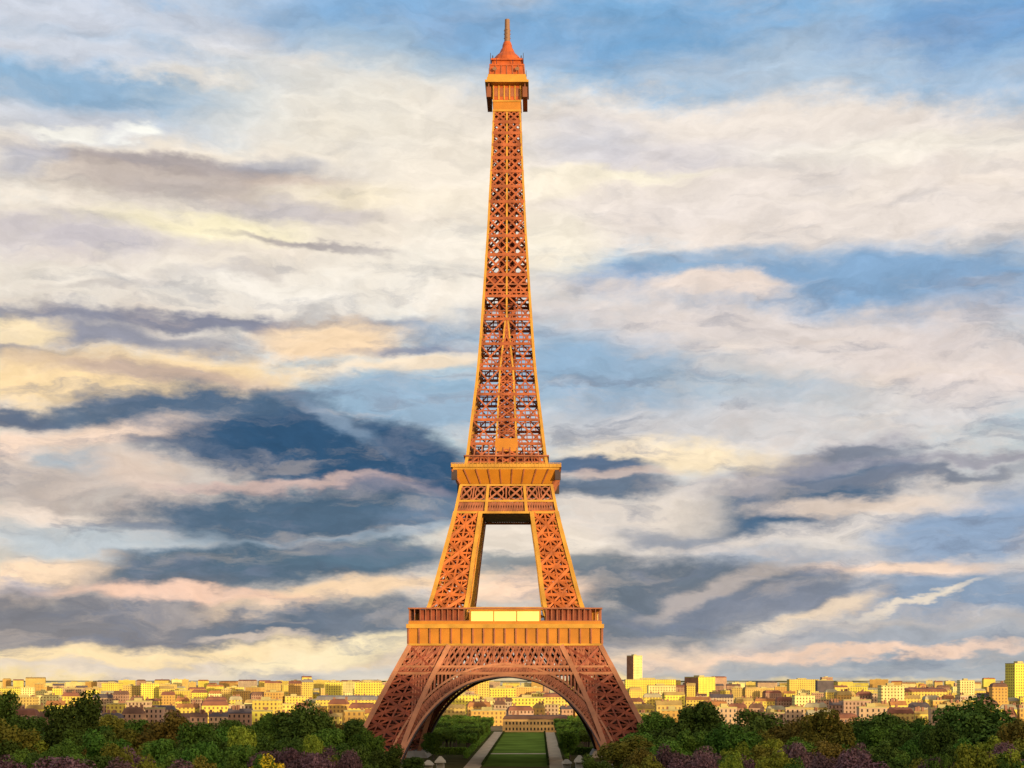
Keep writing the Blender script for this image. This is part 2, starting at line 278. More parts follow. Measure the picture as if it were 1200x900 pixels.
# ------------------------------------------------------------------ mesh helpers
class MB:
    def __init__(s): s.v = []; s.f = []
    def box(s, x0, y0, z0, x1, y1, z1):
        b = len(s.v)
        s.v += [(x0,y0,z0),(x1,y0,z0),(x1,y1,z0),(x0,y1,z0),(x0,y0,z1),(x1,y0,z1),(x1,y1,z1),(x0,y1,z1)]
        s.f += [tuple(b+i for i in q) for q in ((0,3,2,1),(4,5,6,7),(0,1,5,4),(1,2,6,5),(2,3,7,6),(3,0,4,7))]
    def frustum(s, cx, cy, z0, h0x, h0y, z1, h1x, h1y):
        b = len(s.v)
        for z, hx, hy in ((z0,h0x,h0y),(z1,h1x,h1y)):
            s.v += [(cx-hx,cy-hy,z),(cx+hx,cy-hy,z),(cx+hx,cy+hy,z),(cx-hx,cy+hy,z)]
        s.f += [tuple(b+i for i in q) for q in ((0,3,2,1),(4,5,6,7),(0,1,5,4),(1,2,6,5),(2,3,7,6),(3,0,4,7))]
    def beam(s, p, q, w, d, n, jit=.05):
        p = Vector(p); q = Vector(q); t = q - p
        if t.length < 1e-4: return
        t.normalize(); n = Vector(n); n = (n - t * n.dot(t))
        if n.length < 1e-4: n = t.orthogonal()
        n.normalize(); sd_ = t.cross(n)
        o = n * R.uniform(-jit, jit); w *= R.uniform(.96, 1.04)
        b = len(s.v)
        for c in (p + o, q + o):
            for i, j in ((-1,-1),(1,-1),(1,1),(-1,1)):
                s.v.append(tuple(c + sd_ * (w/2*i) + n * (d/2*j)))
        s.f += [tuple(b+i for i in k) for k in ((0,3,2,1),(4,5,6,7),(0,1,5,4),(1,2,6,5),(2,3,7,6),(3,0,4,7))]
    def quad(s, *pts):
        b = len(s.v); s.v += [tuple(p) for p in pts]; s.f.append(tuple(range(b, b+len(pts))))
    def tube(s, p, q, r0, r1, n=8):
        p = Vector(p); q = Vector(q); t = (q-p).normalized(); a = t.orthogonal().normalized(); c = t.cross(a); b = len(s.v)
        for o, r in ((p,r0),(q,r1)):
            for i in range(n):
                an = 2*math.pi*i/n; s.v.append(tuple(o + a*(r*math.cos(an)) + c*(r*math.sin(an))))
        for i in range(n): s.f.append((b+i, b+(i+1)%n, b+n+(i+1)%n, b+n+i))
        s.f.append(tuple(b+i for i in reversed(range(n)))); s.f.append(tuple(b+n+i for i in range(n)))
    def lathe(s, prof, cx=0, cy=0, n=20):
        b = len(s.v)
        for r, z in prof:
            for i in range(n):
                an = 2*math.pi*i/n; s.v.append((cx+r*math.cos(an), cy+r*math.sin(an), z))
        for k in range(len(prof)-1):
            for i in range(n):
                j = (i+1) % n; s.f.append((b+k*n+i, b+k*n+j, b+(k+1)*n+j, b+(k+1)*n+i))
        s.f.append(tuple(b+i for i in reversed(range(n)))); s.f.append(tuple(b+(len(prof)-1)*n+i for i in range(n)))
    def mesh(s, name, m):
        me = bpy.data.meshes.new(name); me.from_pydata(s.v, [], s.f); me.materials.append(m); me.update(); return me
    def build(s, name, m, parent=None, second=None):
        o = bpy.data.objects.new(name, s.mesh(name, m)); COL.objects.link(o)
        if parent: o.parent = parent
        if second:
            o.data.materials.append(second[0]); mi = [0]*second[1] + [1]*(len(s.f)-second[1]); o.data.polygons.foreach_set('material_index', mi)
        return o
def tag(o, label=None, cat=None, group=None, kind=None):
    for k, v in (('label', label), ('category', cat), ('group', group), ('kind', kind)):
        if v: o[k] = v
    return o
def empty(name, loc=(0,0,0)):
    o = bpy.data.objects.new(name, None); o.empty_display_size = 1; COL.objects.link(o); o.location = loc; return o
def copy_tree(o, parent=None):
    c = o.copy(); COL.objects.link(c)
    if parent: c.parent = parent
    for ch in list(o.children): copy_tree(ch, c)
    return c
def wx(x, dist): return CX + (x - VX) * dist / F          # true world place of what the photo shows at a known distance
def wz(y, dist): return CZ + (VY - y) * dist / F

# ------------------------------------------------------------------ ground
def slope(y):
    if y < -606: return 34.0
    if y > -400: return 0.0
    t = (-400 - y) / 206.0; return 34.0 * t ** 1.15
g = MB()
ys = [-1500, -800, -640, -606] + list(range(-600, -395, 10)) + [-300, 0, 500, 1500, 4000, 15000, 80000]
xs = [-60000, -8000, -1500, -300, 0, 300, 1500, 8000, 60000]
for y in ys:
    for x in xs: g.v.append((x, y, slope(y)))
nx = len(xs)
for j in range(len(ys)-1):
    for i in range(nx-1): g.f.append((j*nx+i, j*nx+i+1, (j+1)*nx+i+1, (j+1)*nx+i))
tag(g.build('ground', mat('earth_and_grass', (.085, .085, .026), .95, .4, .02, spec=0)), kind='structure')
hl = MB(); n = 160
for k in range(n+1):
    x = -9000 + 18000*k/n
    h = 22 + 5*math.sin(k*.13) + 4*math.sin(k*.41+1) + 3*math.sin(k*.9)
    hl.v += [(x, 9000, -5), (x, 9700, max(6, h)), (x, 11500, max(6, h)*.9), (x, 12500, -5)]
for k in range(n):
    for j in range(3): hl.f.append((4*k+j, 4*(k+1)+j, 4*(k+1)+j+1, 4*k+j+1))
tag(hl.build('hills', mat('far_hills', (.6, .5, .3), .95, .3, .004)), kind='structure')
cg = MB()
for x0, x1, y0, y1 in ((-9000, 9000, 385, 9000), (-9000, -130, 60, 384.9), (130, 9000, 60, 384.9)): cg.quad((x0, y0, .004), (x1, y0, .004), (x1, y1, .004), (x0, y1, .004))
tag(cg.build('city_ground', mat('streets_and_yards', (.24, .17, .09), .95, .5, .03, spec=0)), kind='structure')
lawn = MB(); z = .02
lawn.quad((-9.8, -28, z), (17.4, -28, z), (17.4, 72, z), (-9.8, 72, z)); lawn.quad((-9.8, 80, z), (17.4, 80, z), (17.4, 362, z), (-9.8, 362, z))
tag(lawn.build('lawn', mat('mown_grass', (.12, .175, .028), .95, .35, .05, spec=0)), kind='structure')
pth = MB(); z = .012
for x0, x1 in ((-17.2, -10.4), (18.2, 24.6)): pth.quad((x0, -60, z), (x1, -60, z), (x1, 372, z), (x0, 372, z))
pth.quad((-9.8, 72.2, z), (17.4, 72.2, z), (17.4, 79.8, z), (-9.8, 79.8, z))
tag(pth.build('path', mat('gravel', (.55, .42, .28), .95, .2, .2, spec=0)), kind='structure')
plz = MB(); plz.quad((-80, -62, .006), (80, -62, .006), (80, 62, .006), (-80, 62, .006))
tag(plz.build('pavement', mat('worn_paving', (.10, .085, .035), .95, .3, .1, spec=0)), kind='structure')

# ------------------------------------------------------------------ the iron tower
def HZ(y, hw):
    """half width in photo pixels at row y of the near face -> (height, half width) in metres"""
    H = hw * D / (F + hw); return CZ + (VY - y) * (D - H) / F, H
class Prof:
    def __init__(s, rows):
        pts = sorted(HZ(y, h) for y, h in rows); s.z = np.array([p[0] for p in pts]); s.h = np.array([p[1] for p in pts])
        d = np.diff(s.h) / np.diff(s.z); m = np.zeros(len(s.z)); m[0] = d[0]; m[-1] = d[-1]
        for i in range(1, len(d)): m[i] = 0 if d[i-1]*d[i] <= 0 else 2*d[i-1]*d[i]/(d[i-1]+d[i])
        s.m = m
    def __call__(s, z):
        i = int(min(max(np.searchsorted(s.z, z) - 1, 0), len(s.z)-2)); h = s.z[i+1]-s.z[i]; t = (z - s.z[i]) / h
        if t < 0: return float(s.h[0] + s.m[0]*(z-s.z[0]))
        if t > 1: return float(s.h[-1] + s.m[-1]*(z-s.z[-1]))
        return float((2*t**3-3*t*t+1)*s.h[i] + (t**3-2*t*t+t)*h*s.m[i] + (-2*t**3+3*t*t)*s.h[i+1] + (t**3-t*t)*h*s.m[i+1])
OUT_ROWS = [(131,15.4),(180,17.4),(230,20),(270,22),(300,24),(330,25.8),(380,29.3),(430,33.2),(500,41.5),(540,46.6),(568,53),(600,59.5),(655,74),(712,90),(755,111),(789,129.5),(855,164.5),(905,190)]
Hf = Prof(OUT_ROWS)
If = Prof([(600,29),(655,37),(712,45),(755,63),(790,81),(850,107),(905,125)])
def zy(y):      # height whose near face appears at row y
    lo, hi = -20., 340.
    for _ in range(50):
        mid = (lo+hi)/2
        if CZ + (0) + 0 + mid*0 + (VY - y)*(D - Hf(mid))/F > mid: lo = mid
        else: hi = mid
    return (lo+hi)/2
tower = empty('iron_tower')
tag(tower, 'tall orange iron lattice tower on four arched legs, rising over the treetops', 'tower')
def rotk(v, k):
    x, y, z_ = v
    return ((x,y,z_),(-y,x,z_),(-x,-y,z_),(y,-x,z_))[k]
def panel(mb, A, B, z0, z1, nrm, w, d, sub=1, horiz=True):
    a0, a1, b0, b1 = Vector(A(z0)), Vector(A(z1)), Vector(B(z0)), Vector(B(z1))
    if horiz: mb.beam(a0, b0, w, d, nrm)
    def lp(u, v_): return (a0*(1-u)+b0*u)*(1-v_) + (a1*(1-u)+b1*u)*v_
    # two braces, each a pair of thin bars with lacing
    for p, q in ((lp(0,0), lp(1,1)), (lp(1,0), lp(0,1))):
        mb.beam(p, q, w, d, nrm)
    if sub >= 1:
        for p, q in ((lp(.5,0), lp(1,.5)), (lp(1,.5), lp(.5,1)), (lp(.5,1), lp(0,.5)), (lp(0,.5), lp(.5,0))):
            mb.beam(p, q, w*.6, d*.6, nrm)
    if sub >= 2:
        mb.beam(lp(0,.5), lp(1,.5), w*.6, d*.6, nrm); mb.beam(lp(.5,0), lp(.5,1), w*.6, d*.6, nrm)
        for i in (0, 1):
            for j in (0, 1):
                u0, v0 = i*.5, j*.5
                mb.beam(lp(u0+.25,v0), lp(u0+.25,v0+.5), w*.35, d*.5, nrm)
                mb.beam(lp(u0,v0+.25), lp(u0+.5,v0+.25), w*.35, d*.5, nrm)
def leg(name, sx, sy, zs, cw, bw, sub, lmat, cmat, inner=If):
    OO = lambda z: (sx*Hf(z), sy*Hf(z), z); IO = lambda z: (sx*inner(z), sy*Hf(z), z)
    OI = lambda z: (sx*Hf(z), sy*inner(z), z); II = lambda z: (sx*inner(z), sy*inner(z), z)
    b_ = MB()
    for A, B, nr in ((OO, IO, (0,sy,0)), (OO, OI, (sx,0,0)), (IO, II, (-sx,0,0)), (OI, II, (0,-sy,0))):
        for a, e in zip(zs, zs[1:]): panel(b_, A, B, a, e, nr, bw, bw*.8, sub)
        b_.beam(A(zs[-1]), B(zs[-1]), bw, bw*.8, nr)
    lg = b_.build(name, lmat, tower)
    for C_ in (OO, IO, OI, II):
        c = MB()
        for a, b in zip(zs, zs[1:]):
            for k in range(3):
                u, v_ = a+(b-a)*k/3, a+(b-a)*(k+1)/3
                c.beam(C_(u), C_(v_), cw, cw, (0, sy, 0), 0.01)
        c.build('corner_post', cmat, lg)
    return lg
zl = [0.0, zy(872), zy(842), zy(814), zy(788), zy(757)]
zm = [zy(731), zy(697), zy(664), zy(632), zy(600)]
for sx, sy in ((-1,-1),(1,-1),(1,1),(-1,1)):
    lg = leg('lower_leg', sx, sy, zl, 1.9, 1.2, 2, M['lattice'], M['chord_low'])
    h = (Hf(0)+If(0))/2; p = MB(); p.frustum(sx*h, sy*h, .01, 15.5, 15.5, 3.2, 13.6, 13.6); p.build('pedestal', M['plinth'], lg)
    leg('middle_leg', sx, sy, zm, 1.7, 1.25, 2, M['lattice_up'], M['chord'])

# arches: one in each face, between two ribs, leaning with the face
arc = [(0,791),(15,792.2),(39,797.5),(60,808),(78,822),(93,838.5),(106,858),(118,881),(127,905)]
def arc_pts(dn):
    res = []
    for px, y in arc:
        Hh = Hf(zy(y)); s = (D-Hh)/F; res.append([px*s, CZ+(VY-y)*s])
    pts = np.array(res); full = np.vstack([pts[::-1]*[-1,1], pts[1:]])
    tt = np.linspace(0, len(full)-1, 73); idx = np.arange(len(full))
    cx_ = np.interp(tt, idx, full[:,0]); cz_ = np.interp(tt, idx, full[:,1])
    for _ in range(3):
        cx_[1:-1] = (cx_[:-2]+2*cx_[1:-1]+cx_[2:])/4; cz_[1:-1] = (cz_[:-2]+2*cz_[1:-1]+cz_[2:])/4
    gx, gz = np.gradient(cx_), np.gradient(cz_); ln = np.hypot(gx, gz)
    return cx_ - gz/ln*dn, cz_ + gx/ln*dn
zt0, zt1 = zy(789), zy(756)          # truss band
zs1 = zy(781)
for k in range(4):
    nr = rotk((0,-1,0), k)
    def at(x, z_, off=0): return Vector(rotk((x, -Hf(z_)+off, z_), k))
    a = MB()
    ix, iz = arc_pts(0); mx_, mz = arc_pts(2.2); ex, ez = arc_pts(4.6)
    for X_, Z_, w, d, off in ((ix, iz, .9, 4.4, 1.6), (ex, ez, .8, 1.6, .2)):
        for i in range(len(X_)-1): a.beam(at(X_[i],Z_[i],off), at(X_[i+1],Z_[i+1],off), w, d, nr, 0.0)
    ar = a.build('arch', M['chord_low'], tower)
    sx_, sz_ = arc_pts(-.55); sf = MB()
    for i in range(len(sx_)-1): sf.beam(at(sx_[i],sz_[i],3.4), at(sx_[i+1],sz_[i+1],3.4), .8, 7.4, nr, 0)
    sf.build('shaded_soffit', M['darkiron'], ar)  # shade under the arch put into a dark colour
    b_ = MB()
    for i in range(len(ix)-1):
        b_.beam(at(ix[i],iz[i],.3), at(ex[i],ez[i],.3), .35, .8, nr)
        b_.beam(at(ix[i],iz[i],.35), at(ex[i+1],ez[i+1],.35), .3, .6, nr); b_.beam(at(ix[i+1],iz[i+1],.4), at(ex[i],ez[i],.4), .3, .6, nr)
        b_.beam(at(mx_[i],mz[i],.5), at(mx_[i+1],mz[i+1],.5), 3.0, .5, nr, 0)
    s_ = b_
    # spandrel arcade between the arch and the band above
    for i in range(2, len(ex)-2):
        if ez[i] < zt0-.6 and abs(ex[i]) < If(ez[i])+1.5:
            s_.beam(at(ex[i],ez[i],.2), at(ex[i],zt0,.2), .7, .9, nr)
    xb = If(zt0)
    s_.build('spandrel', M['girder'], ar)
    # truss band
    tb = MB(); zmid = zs1
    for z_, w in ((zt0, 1.1), (zmid, .9), (zt1, 1.2)):
        tb.beam(at(-Hf(z_), z_), at(Hf(z_), z_), w, 1.2, nr)
    girder = tb.build('truss_girder', M['chord_low'], tower)
    fl = MB(); ncol = 18
    for i in range(ncol):
        u0, u1 = -1+2*i/ncol, -1+2*(i+1)/ncol
        for za, zb, w in ((zmid, zt1, .75),):
            zc = (za+zb)/2; um = (u0+u1)/2
            g_ = lambda u, z_: at(u*Hf(z_), z_)
            for p, q in ((g_(u0,za), g_(u1,zb)), (g_(u1,za), g_(u0,zb)), (g_(um,za), g_(u1,zc)), (g_(u1,zc), g_(um,zb)), (g_(um,zb), g_(u0,zc)), (g_(u0,zc), g_(um,za))):
                fl.beam(p, q, w, .6, nr)
            fl.beam(g_(u0,za), g_(u0,zb), .7, .9, nr)
    n2 = 64
    for i in range(n2):
        u0, u1 = -1+2*i/n2, -1+2*(i+1)/n2
        for p, q in (((u0,zt0),(u1,zmid)), ((u1,zt0),(u0,zmid))): fl.beam(at(p[0]*Hf(p[1]),p[1]), at(q[0]*Hf(q[1]),q[1]), .45, .5, nr)
    fl.build('lattice', M['girder'], girder)
    # inner face of the band, a storey behind
    ib = MB()
    for i in range(ncol):
        u0, u1 = -1+2*i/ncol, -1+2*(i+1)/ncol; g_ = lambda u, z_: at(u*(Hf(z_)-6), z_, 6)
        ib.beam(g_(u0,zt0), g_(u1,zt1), .8, .6, nr); ib.beam(g_(u1,zt0), g_(u0,zt1), .8, .6, nr)
    ib.beam(at(-Hf(zt0)+6, zt0, 6), at(Hf(zt0)-6, zt0, 6), 1.6, 2.5, nr)
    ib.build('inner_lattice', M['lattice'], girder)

# first platform
zF0, hF = HZ(755.5, 114.3); zF1, _ = HZ(731.5, 114.3); zR, _ = HZ(712, 113)
p1 = empty('first_platform'); p1.parent = tower
def ring(mb, h0, h1, z0, z1):
    """square ring: outer half width h1, inner h0"""
    mb.box(-h1,-h1,z0, h1,-h0,z1); mb.box(-h1,h0,z0, h1,h1,z1); mb.box(-h1,-h0,z0, -h0,h0,z1); mb.box(h0,-h0,z0, h1,h0,z1)
q = MB(); ring(q, 14, hF-1.2, zF0+.2, zF1-.4); q.build('deck', M['deck'], p1)
q = MB(); ring(q, hF-1.1, hF-.35, zF0, zF1-.02); nf0 = len(q.f)
for k in range(4):
    for i in range(19):
        x = -hF+.3 + (2*hF-.6)*i/18
        a, b = rotk((x-.28, -hF-.25, 0), k), rotk((x+.28, -hF+.45, 0), k)
        q.box(min(a[0],b[0]), min(a[1],b[1]), zF0+.4, max(a[0],b[0]), max(a[1],b[1]), zF1-1.7)
q.build('fascia', M['fascia'], p1, (M['girder'], nf0))
q = MB(); ring(q, hF-1.3, hF+.55, zF1-1.6, zF1+.1); ring(q, hF-1.3, hF+.12, zF0-.35, zF0+.5); q.build('cornice', M['chord'], p1)
for k in range(4):
    for half in (-1, 1):
        q = MB()
        for i in range(18, 36):
            x = half*(-hF+.6 + (2*hF-1.2)*i/35)
            if abs(x) < 14.7: continue
            a, b = rotk((x-.16, -hF+.5, 0), k), rotk((x+.16, -hF+.82, 0), k)
            q.box(min(a[0],b[0]), min(a[1],b[1]), zF1+.12, max(a[0],b[0]), max(a[1],b[1]), zR-.62)
        a, b = rotk((half*14.7, -hF+.55, 0), k), rotk((half*(hF-.7), -hF+.75, 0), k)
        q.box(min(a[0],b[0]), min(a[1],b[1]), zF1+1.35, max(a[0],b[0]), max(a[1],b[1]), zF1+1.6)
        q.build('gallery', M['girder'], p1)
q = MB(); ring(q, hF-4.2, hF-.1, zR-.6, zR); q.build('gallery_roof', M['girder'], p1)
q = MB(); ring(q, hF-.42, hF-.3, zF1+.1, zF1+1.3); q.build('railing', M['fascia'], p1)
for k in range(4):
    for x0, x1 in ((-hF+4.4, -17), (17, hF-4.4)):
        q = MB(); a, b = rotk((x0, -hF+4.2, 0), k), rotk((x1, -hF+4.7, 0), k)
        q.box(min(a[0],b[0]), min(a[1],b[1]), zF1+.1, max(a[0],b[0]), max(a[1],b[1]), zR-.65)
        q.build('gallery_wall', M['lattice'], p1)
for k in range(4):
    pv = MB(); a, b = rotk((-14.6, -hF+1.0, 0), k), rotk((14.6, -hF+9, 0), k)
    pv.box(min(a[0],b[0]), min(a[1],b[1]), zF1+.12, max(a[0],b[0]), max(a[1],b[1]), zR-.9)
    pvo = pv.build('pavilion', M['fascia'], p1); pvo['label'] = 'pale glazed pavilion between the legs'
    for i in range(3):
        w = MB(); x = -13.9 + i*9.4
        a, b = rotk((x, -hF+.8, 0), k), rotk((x+9.0, -hF+1.05, 0), k)
        w.box(min(a[0],b[0]), min(a[1],b[1]), zF1+1.1, max(a[0],b[0]), max(a[1],b[1]), zR-1.5); w.build('window', M['pale_pane'], pvo)
    rf = MB(); a, b = rotk((-15.4, -hF+.4, 0), k), rotk((15.4, -hF+9.4, 0), k)
    rf.box(min(a[0],b[0]), min(a[1],b[1]), zR-.85, max(a[0],b[0]), max(a[1],b[1]), zR+.25); rf.build('roof', M['chord'], pvo)

# second platform: ornamental girder, lattice frieze, bracketed cornice, gallery
p2 = empty('second_platform'); p2.parent = tower
z600, z587, z568, z552, z546 = zy(600.5), zy(587), zy(568.5), zy(552), HZ(546, 65)[0]
h1 = HZ(549, 65)[1]; hb = HZ(560, 59)[1]
for k in range(4):
    nr = rotk((0,-1,0), k)
    def at(x, z_, off=0): return Vector(rotk((x, -Hf(z_)+off, z_), k))
    gb = MB()
    for z_, w in ((z600, .9), (z587, .9), (z568, .8)): gb.beam(at(-Hf(z_)-.2, z_), at(Hf(z_)+.2, z_), w, 1.1, nr)
    for u in (-1, -.4, .4, 1): gb.beam(at(u*Hf(z600), z600), at(u*Hf(z568), z568), 1.2, 1.2, nr)
    go = gb.build('frieze_girder', M['chord'], p2)
    fr = MB()
    for i in range(6):
        u0 = -1 + [0,.3,.6,1.0,1.4,1.7][i]; u1 = -1 + [.3,.6,1.0,1.4,1.7,2.0][i]
        g_ = lambda u, v_: at(u*Hf(z587+(z568-z587)*v_), z587+(z568-z587)*v_, .15)
        for p, q_ in ((g_(u0,0), g_(u1,1)), (g_(u1,0), g_(u0,1))): fr.beam(p, q_, .75, .7, nr)
        uc, ur = (u0+u1)/2, (u1-u0)*.36
        cp = [g_(uc+ur*math.cos(t_*math.pi/6), .5+.4*math.sin(t_*math.pi/6)) for t_ in range(12)]
        for t_ in range(12): fr.beam(cp[t_], cp[(t_+1) % 12], .5, .5, nr)
        fr.beam(g_(u0,0), g_(u0,1), .6, .8, nr)
    nn = 40
    for i in range(nn):
        u0, u1 = -1+2*i/nn, -1+2*(i+1)/nn
        for a_, b_ in (((u0,z600),(u1,z587)), ((u1,z600),(u0,z587))): fr.beam(at(a_[0]*Hf(a_[1]),a_[1],.3), at(b_[0]*Hf(b_[1]),b_[1],.3), .62, .5, nr)
    fr.build('lattice', M['girder'], go)
    bk = MB()
    a, b = Hf(z568)+.1, Hf(z600)
    bk.quad(*[rotk(v, k) for v in ((-a, -a+.9, z568), (a, -a+.9, z568), (b, -b+.9, z600), (-b, -b+.9, z600))][::-1]) if False else None
q = MB(); q.frustum(0, 0, z568+.5, Hf(z568)+.4, Hf(z568)+.4, z552, hb+1.6, hb+1.6); nf0 = len(q.f)
for k in range(4):
    for i in range(10):
        u = -1+2*i/9; lo, hi = Hf(z568)+.45, hb+1.65
        q.beam(rotk((u*lo, -lo, z568+.7), k), rotk((u*hi, -hi, z552), k), .5, .7, rotk((0,-1,0), k))
q.build('cornice', M['fascia'], p2, (M['girder'], nf0))
q = MB(); q.box(-h1,-h1,z552+.9, h1,h1,z546-.3); q.box(-h1+.9,-h1+.9,z552+.01, h1-.9,h1-.9,z552+.89); q.build('gallery_floor', M['chord'], p2)
q = MB(); ring(q, h1-.5, h1-.2, z546-.28, z546+.9); 
for k in range(4):
    for i in range(31):
        x = -h1+.35 + (2*h1-.7)*i/30; q.beam(rotk((x, -h1+.2, z546-.28), k), rotk((x, -h1+.2, z546+1.25), k), .2, .2, (1,0,0))
    q.beam(rotk((-h1+.2, -h1+.2, z546+1.25), k), rotk((h1-.2, -h1+.2, z546+1.25), k), .22, .22, (0,0,1))
q.build('railing', M['chord'], p2)
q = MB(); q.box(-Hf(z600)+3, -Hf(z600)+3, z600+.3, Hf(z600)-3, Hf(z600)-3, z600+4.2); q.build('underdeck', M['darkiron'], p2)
for sx in (-1, 1):
    for sy in (-1, 1):
        q = MB(); q.box(sx*(h1-1.5)-1.2, sy*(h1-1.2)-.6, z552-4.4, sx*(h1-1.5)+1.2, sy*(h1-1.2)+.6, z552-.02)
        q.build('corner_lantern', M['darkiron'], p2)

# upper gallery just above the second platform
q = MB(); zg0, zg1 = z546-.25, zy(520); hg = Hf(zg0)+.2
for k in range(4):
    for i in range(12):
        u = -1+2*i/11; q.beam(rotk((u*hg, -hg, zg0), k), rotk((u*Hf(zg1), -Hf(zg1), zg1), k), .5, .6, rotk((0,-1,0), k))
    q.beam(rotk((-hg, -hg, (zg0+zg1)/2), k), rotk((hg, -hg, (zg0+zg1)/2), k), .6, .8, rotk((0,-1,0), k))
gu = q.build('upper_gallery', M['girder'], tower)
q = MB(); q.frustum(0, 0, zg0+.05, hg-2, hg-2, zy(530), Hf(zy(530))-2.2, Hf(zy(530))-2.2); q.build('gallery_wall', M['lattice'], gu)

# shaft
shaft = empty('upper_shaft'); shaft.parent = tower
rows = [546, 520, 492, 462, 432, 403, 374, 347, 322, 298.5, 276.5, 256, 236.5, 218.5, 201, 185, 170, 156, 143, 131]
zs = [zy(y) for y in rows]
Ip = Prof([(131,.9),(300,1.1),(385,1.5),(430,7),(500,10.5),(546,12.5)])
for k in range(4):
    nr = rotk((0,-1,0), k)
    def at(x, z_, off=0): return Vector(rotk((x, -Hf(z_)+off, z_), k))
    c = MB()
    for a, b in zip(zs, zs[1:]):
        for j in range(2):
            u, v_ = a+(b-a)*j/2, a+(b-a)*(j+1)/2
            t_ = max(.75, 1.3 - (u-120)/300)
            c.beam(at(-Hf(u), u), at(-Hf(v_), v_), t_, t_, nr, 0.0)
    so_ = c.build('corner_post', M['chord'], shaft)
    c = MB()
    for a, b in zip(zs, zs[1:]):
        for s in ((-1, 1) if Ip(a) > 1.2 else (0,)):
            c.beam(at(s*Ip(a), a, .1), at(s*Ip(b), b, .1), .75, .7, nr, 0.0)
    c.build('centre_post', M['chord'], shaft)
    b_ = MB()
    for i, (a, b) in enumerate(zip(zs, zs[1:])):
        w = .76 if i < 8 else .82
        if i: b_.beam(at(-Hf(a), a), at(Hf(a), a), w*1.5, .9, nr)
        for s in (-1, 1):
            A = lambda z_: at(s*Hf(z_), z_); B = lambda z_: at(s*Ip(z_), z_)
            panel(b_, A, B, a, b, nr, w if i > 6 else .6, .55, 1 if i > 6 else 0, False)
            if i < 8:   # deck of short bars at each landing
                zz = a+(b-a)*.18
                b_.beam(A(zz), B(zz), .7, .7, nr); b_.beam(A(a+(b-a)*.36), B(a+(b-a)*.36), .5, .5, nr)
                for m_ in range(1, 5):
                    f_ = m_/5; b_.beam(A(a)*(1-f_)+B(a)*f_, A(a+(b-a)*.36)*(1-f_)+B(a+(b-a)*.36)*f_, .45, .45, nr)
        if Ip(a) > 1.5:
            A = lambda z_: at(-Ip(z_), z_); B = lambda z_: at(Ip(z_), z_)
            zh = (a+b)/2
            panel(b_, A, B, a, zh, nr, .6, .5, 1); panel(b_, A, B, zh, b, nr, .6, .5, 1)
    b_.build('lattice', M['lattice_shaft'], shaft)
core = MB(); zc1 = zy(330)
hc = 3.3
for sx in (-1, 1):
    for sy in (-1, 1): core.box(sx*hc-.4, sy*hc-.4, zs[0], sx*hc+.4, sy*hc+.4, zs[-1])
zz = zs[0]
while zz < zs[-1]-4:
    for k in range(4):
        core.beam(rotk((-hc,-hc,zz),k), rotk((hc,-hc,zz+4),k), .7, .5, rotk((0,-1,0),k)); core.beam(rotk((hc,-hc,zz),k), rotk((-hc,-hc,zz+4),k), .7, .5, rotk((0,-1,0),k))
        core.beam(rotk((-hc,-hc,zz),k), rotk((hc,-hc,zz),k), .7, .6, rotk((0,-1,0),k))
    zz += 4
core.build('lift_core', M['lattice'], shaft)
q = MB(); zk = zy(521); q.box(-4.8, -Hf(zk)-.5, zy(529), 4.8, -Hf(zk)+3, zy(514)); q.build('lift_station', M['fascia'], shaft)
q = MB(); zk = zy(333); ring(q, 2.5, Hf(zk)+.2, zk-.3, zk+.3); q.build('landing', M['girder'], shaft)
q = MB(); q.frustum(0, 0, zk+.9, Hf(zk)-1.2, Hf(zk)-1.2, zk+5.5, Hf(zk+5)-1.5, Hf(zk+5)-1.5); q.build('landing_room', M['lattice'], shaft)

# summit
top = empty('summit'); top.parent = tower
def zt(y, hw=16): return HZ(y, hw)[0] if y > 81 else CZ + (VY - y) * (D - 4) / F if y > 58 else CZ + (VY - y) * D / F
s16 = D/F
q = MB(); q.frustum(0, 0, zt(131), 16*s16, 16*s16, zt(118), 16*s16, 16*s16); q.build('shaft_collar', M['fascia'], top)
q = MB(); q.box(-16.6*s16, -16.6*s16, zt(130.5), 16.6*s16, 16.6*s16, zt(128.5)); q.box(-16.8*s16,-16.8*s16,zt(119.5),16.8*s16,16.8*s16,zt(117.6)); q.build('band', M['chord'], top)
q = MB(); q.box(-15.6*s16, -15.6*s16, zt(117.5), 15.6*s16, 15.6*s16, zt(100)); cb = q.build('cabin', M['dome'], top)
q = MB(); hh = 15.6*s16
for k in range(4):
    for i in range(6):
        x = -hh + 2*hh*i/5; a, b = rotk((x-.28, -hh-.3, 0), k), rotk((x+.28, -hh-.005, 0), k)
        q.box(min(a[0],b[0]), min(a[1],b[1]), zt(117), max(a[0],b[0]), max(a[1],b[1]), zt(100.2))
q.build('mullion', M['chord'], cb)
q = MB()
for k in range(4):
    for i in range(5):
        x = -hh + 2*hh*(i+.5)/5; a, b = rotk((x-.75, -hh-.08, 0), k), rotk((x+.75, -hh-.003, 0), k)
        q.box(min(a[0],b[0]), min(a[1],b[1]), zt(113), max(a[0],b[0]), max(a[1],b[1]), zt(103))
q.build('pane', M['girder'], cb)
hg_ = 23.6*s16
for sx in (-1, 1):
    q = MB(); q.box(min(sx*(hg_-2.0), sx*hg_), -hg_+.6, zt(116), max(sx*(hg_-2.0), sx*hg_), hg_-.6, zt(104)); q.beam((sx*(hg_-1),-hg_+1,zt(104)), (sx*(hg_-1),-hg_+1,zt(99.9)), .5, .5, (0,-1,0)); q.beam((sx*(hg_-1),hg_-1,zt(104)), (sx*(hg_-1),hg_-1,zt(99.9)), .5, .5, (0,-1,0))
    q.build('side_balcony', M['deck'], top)
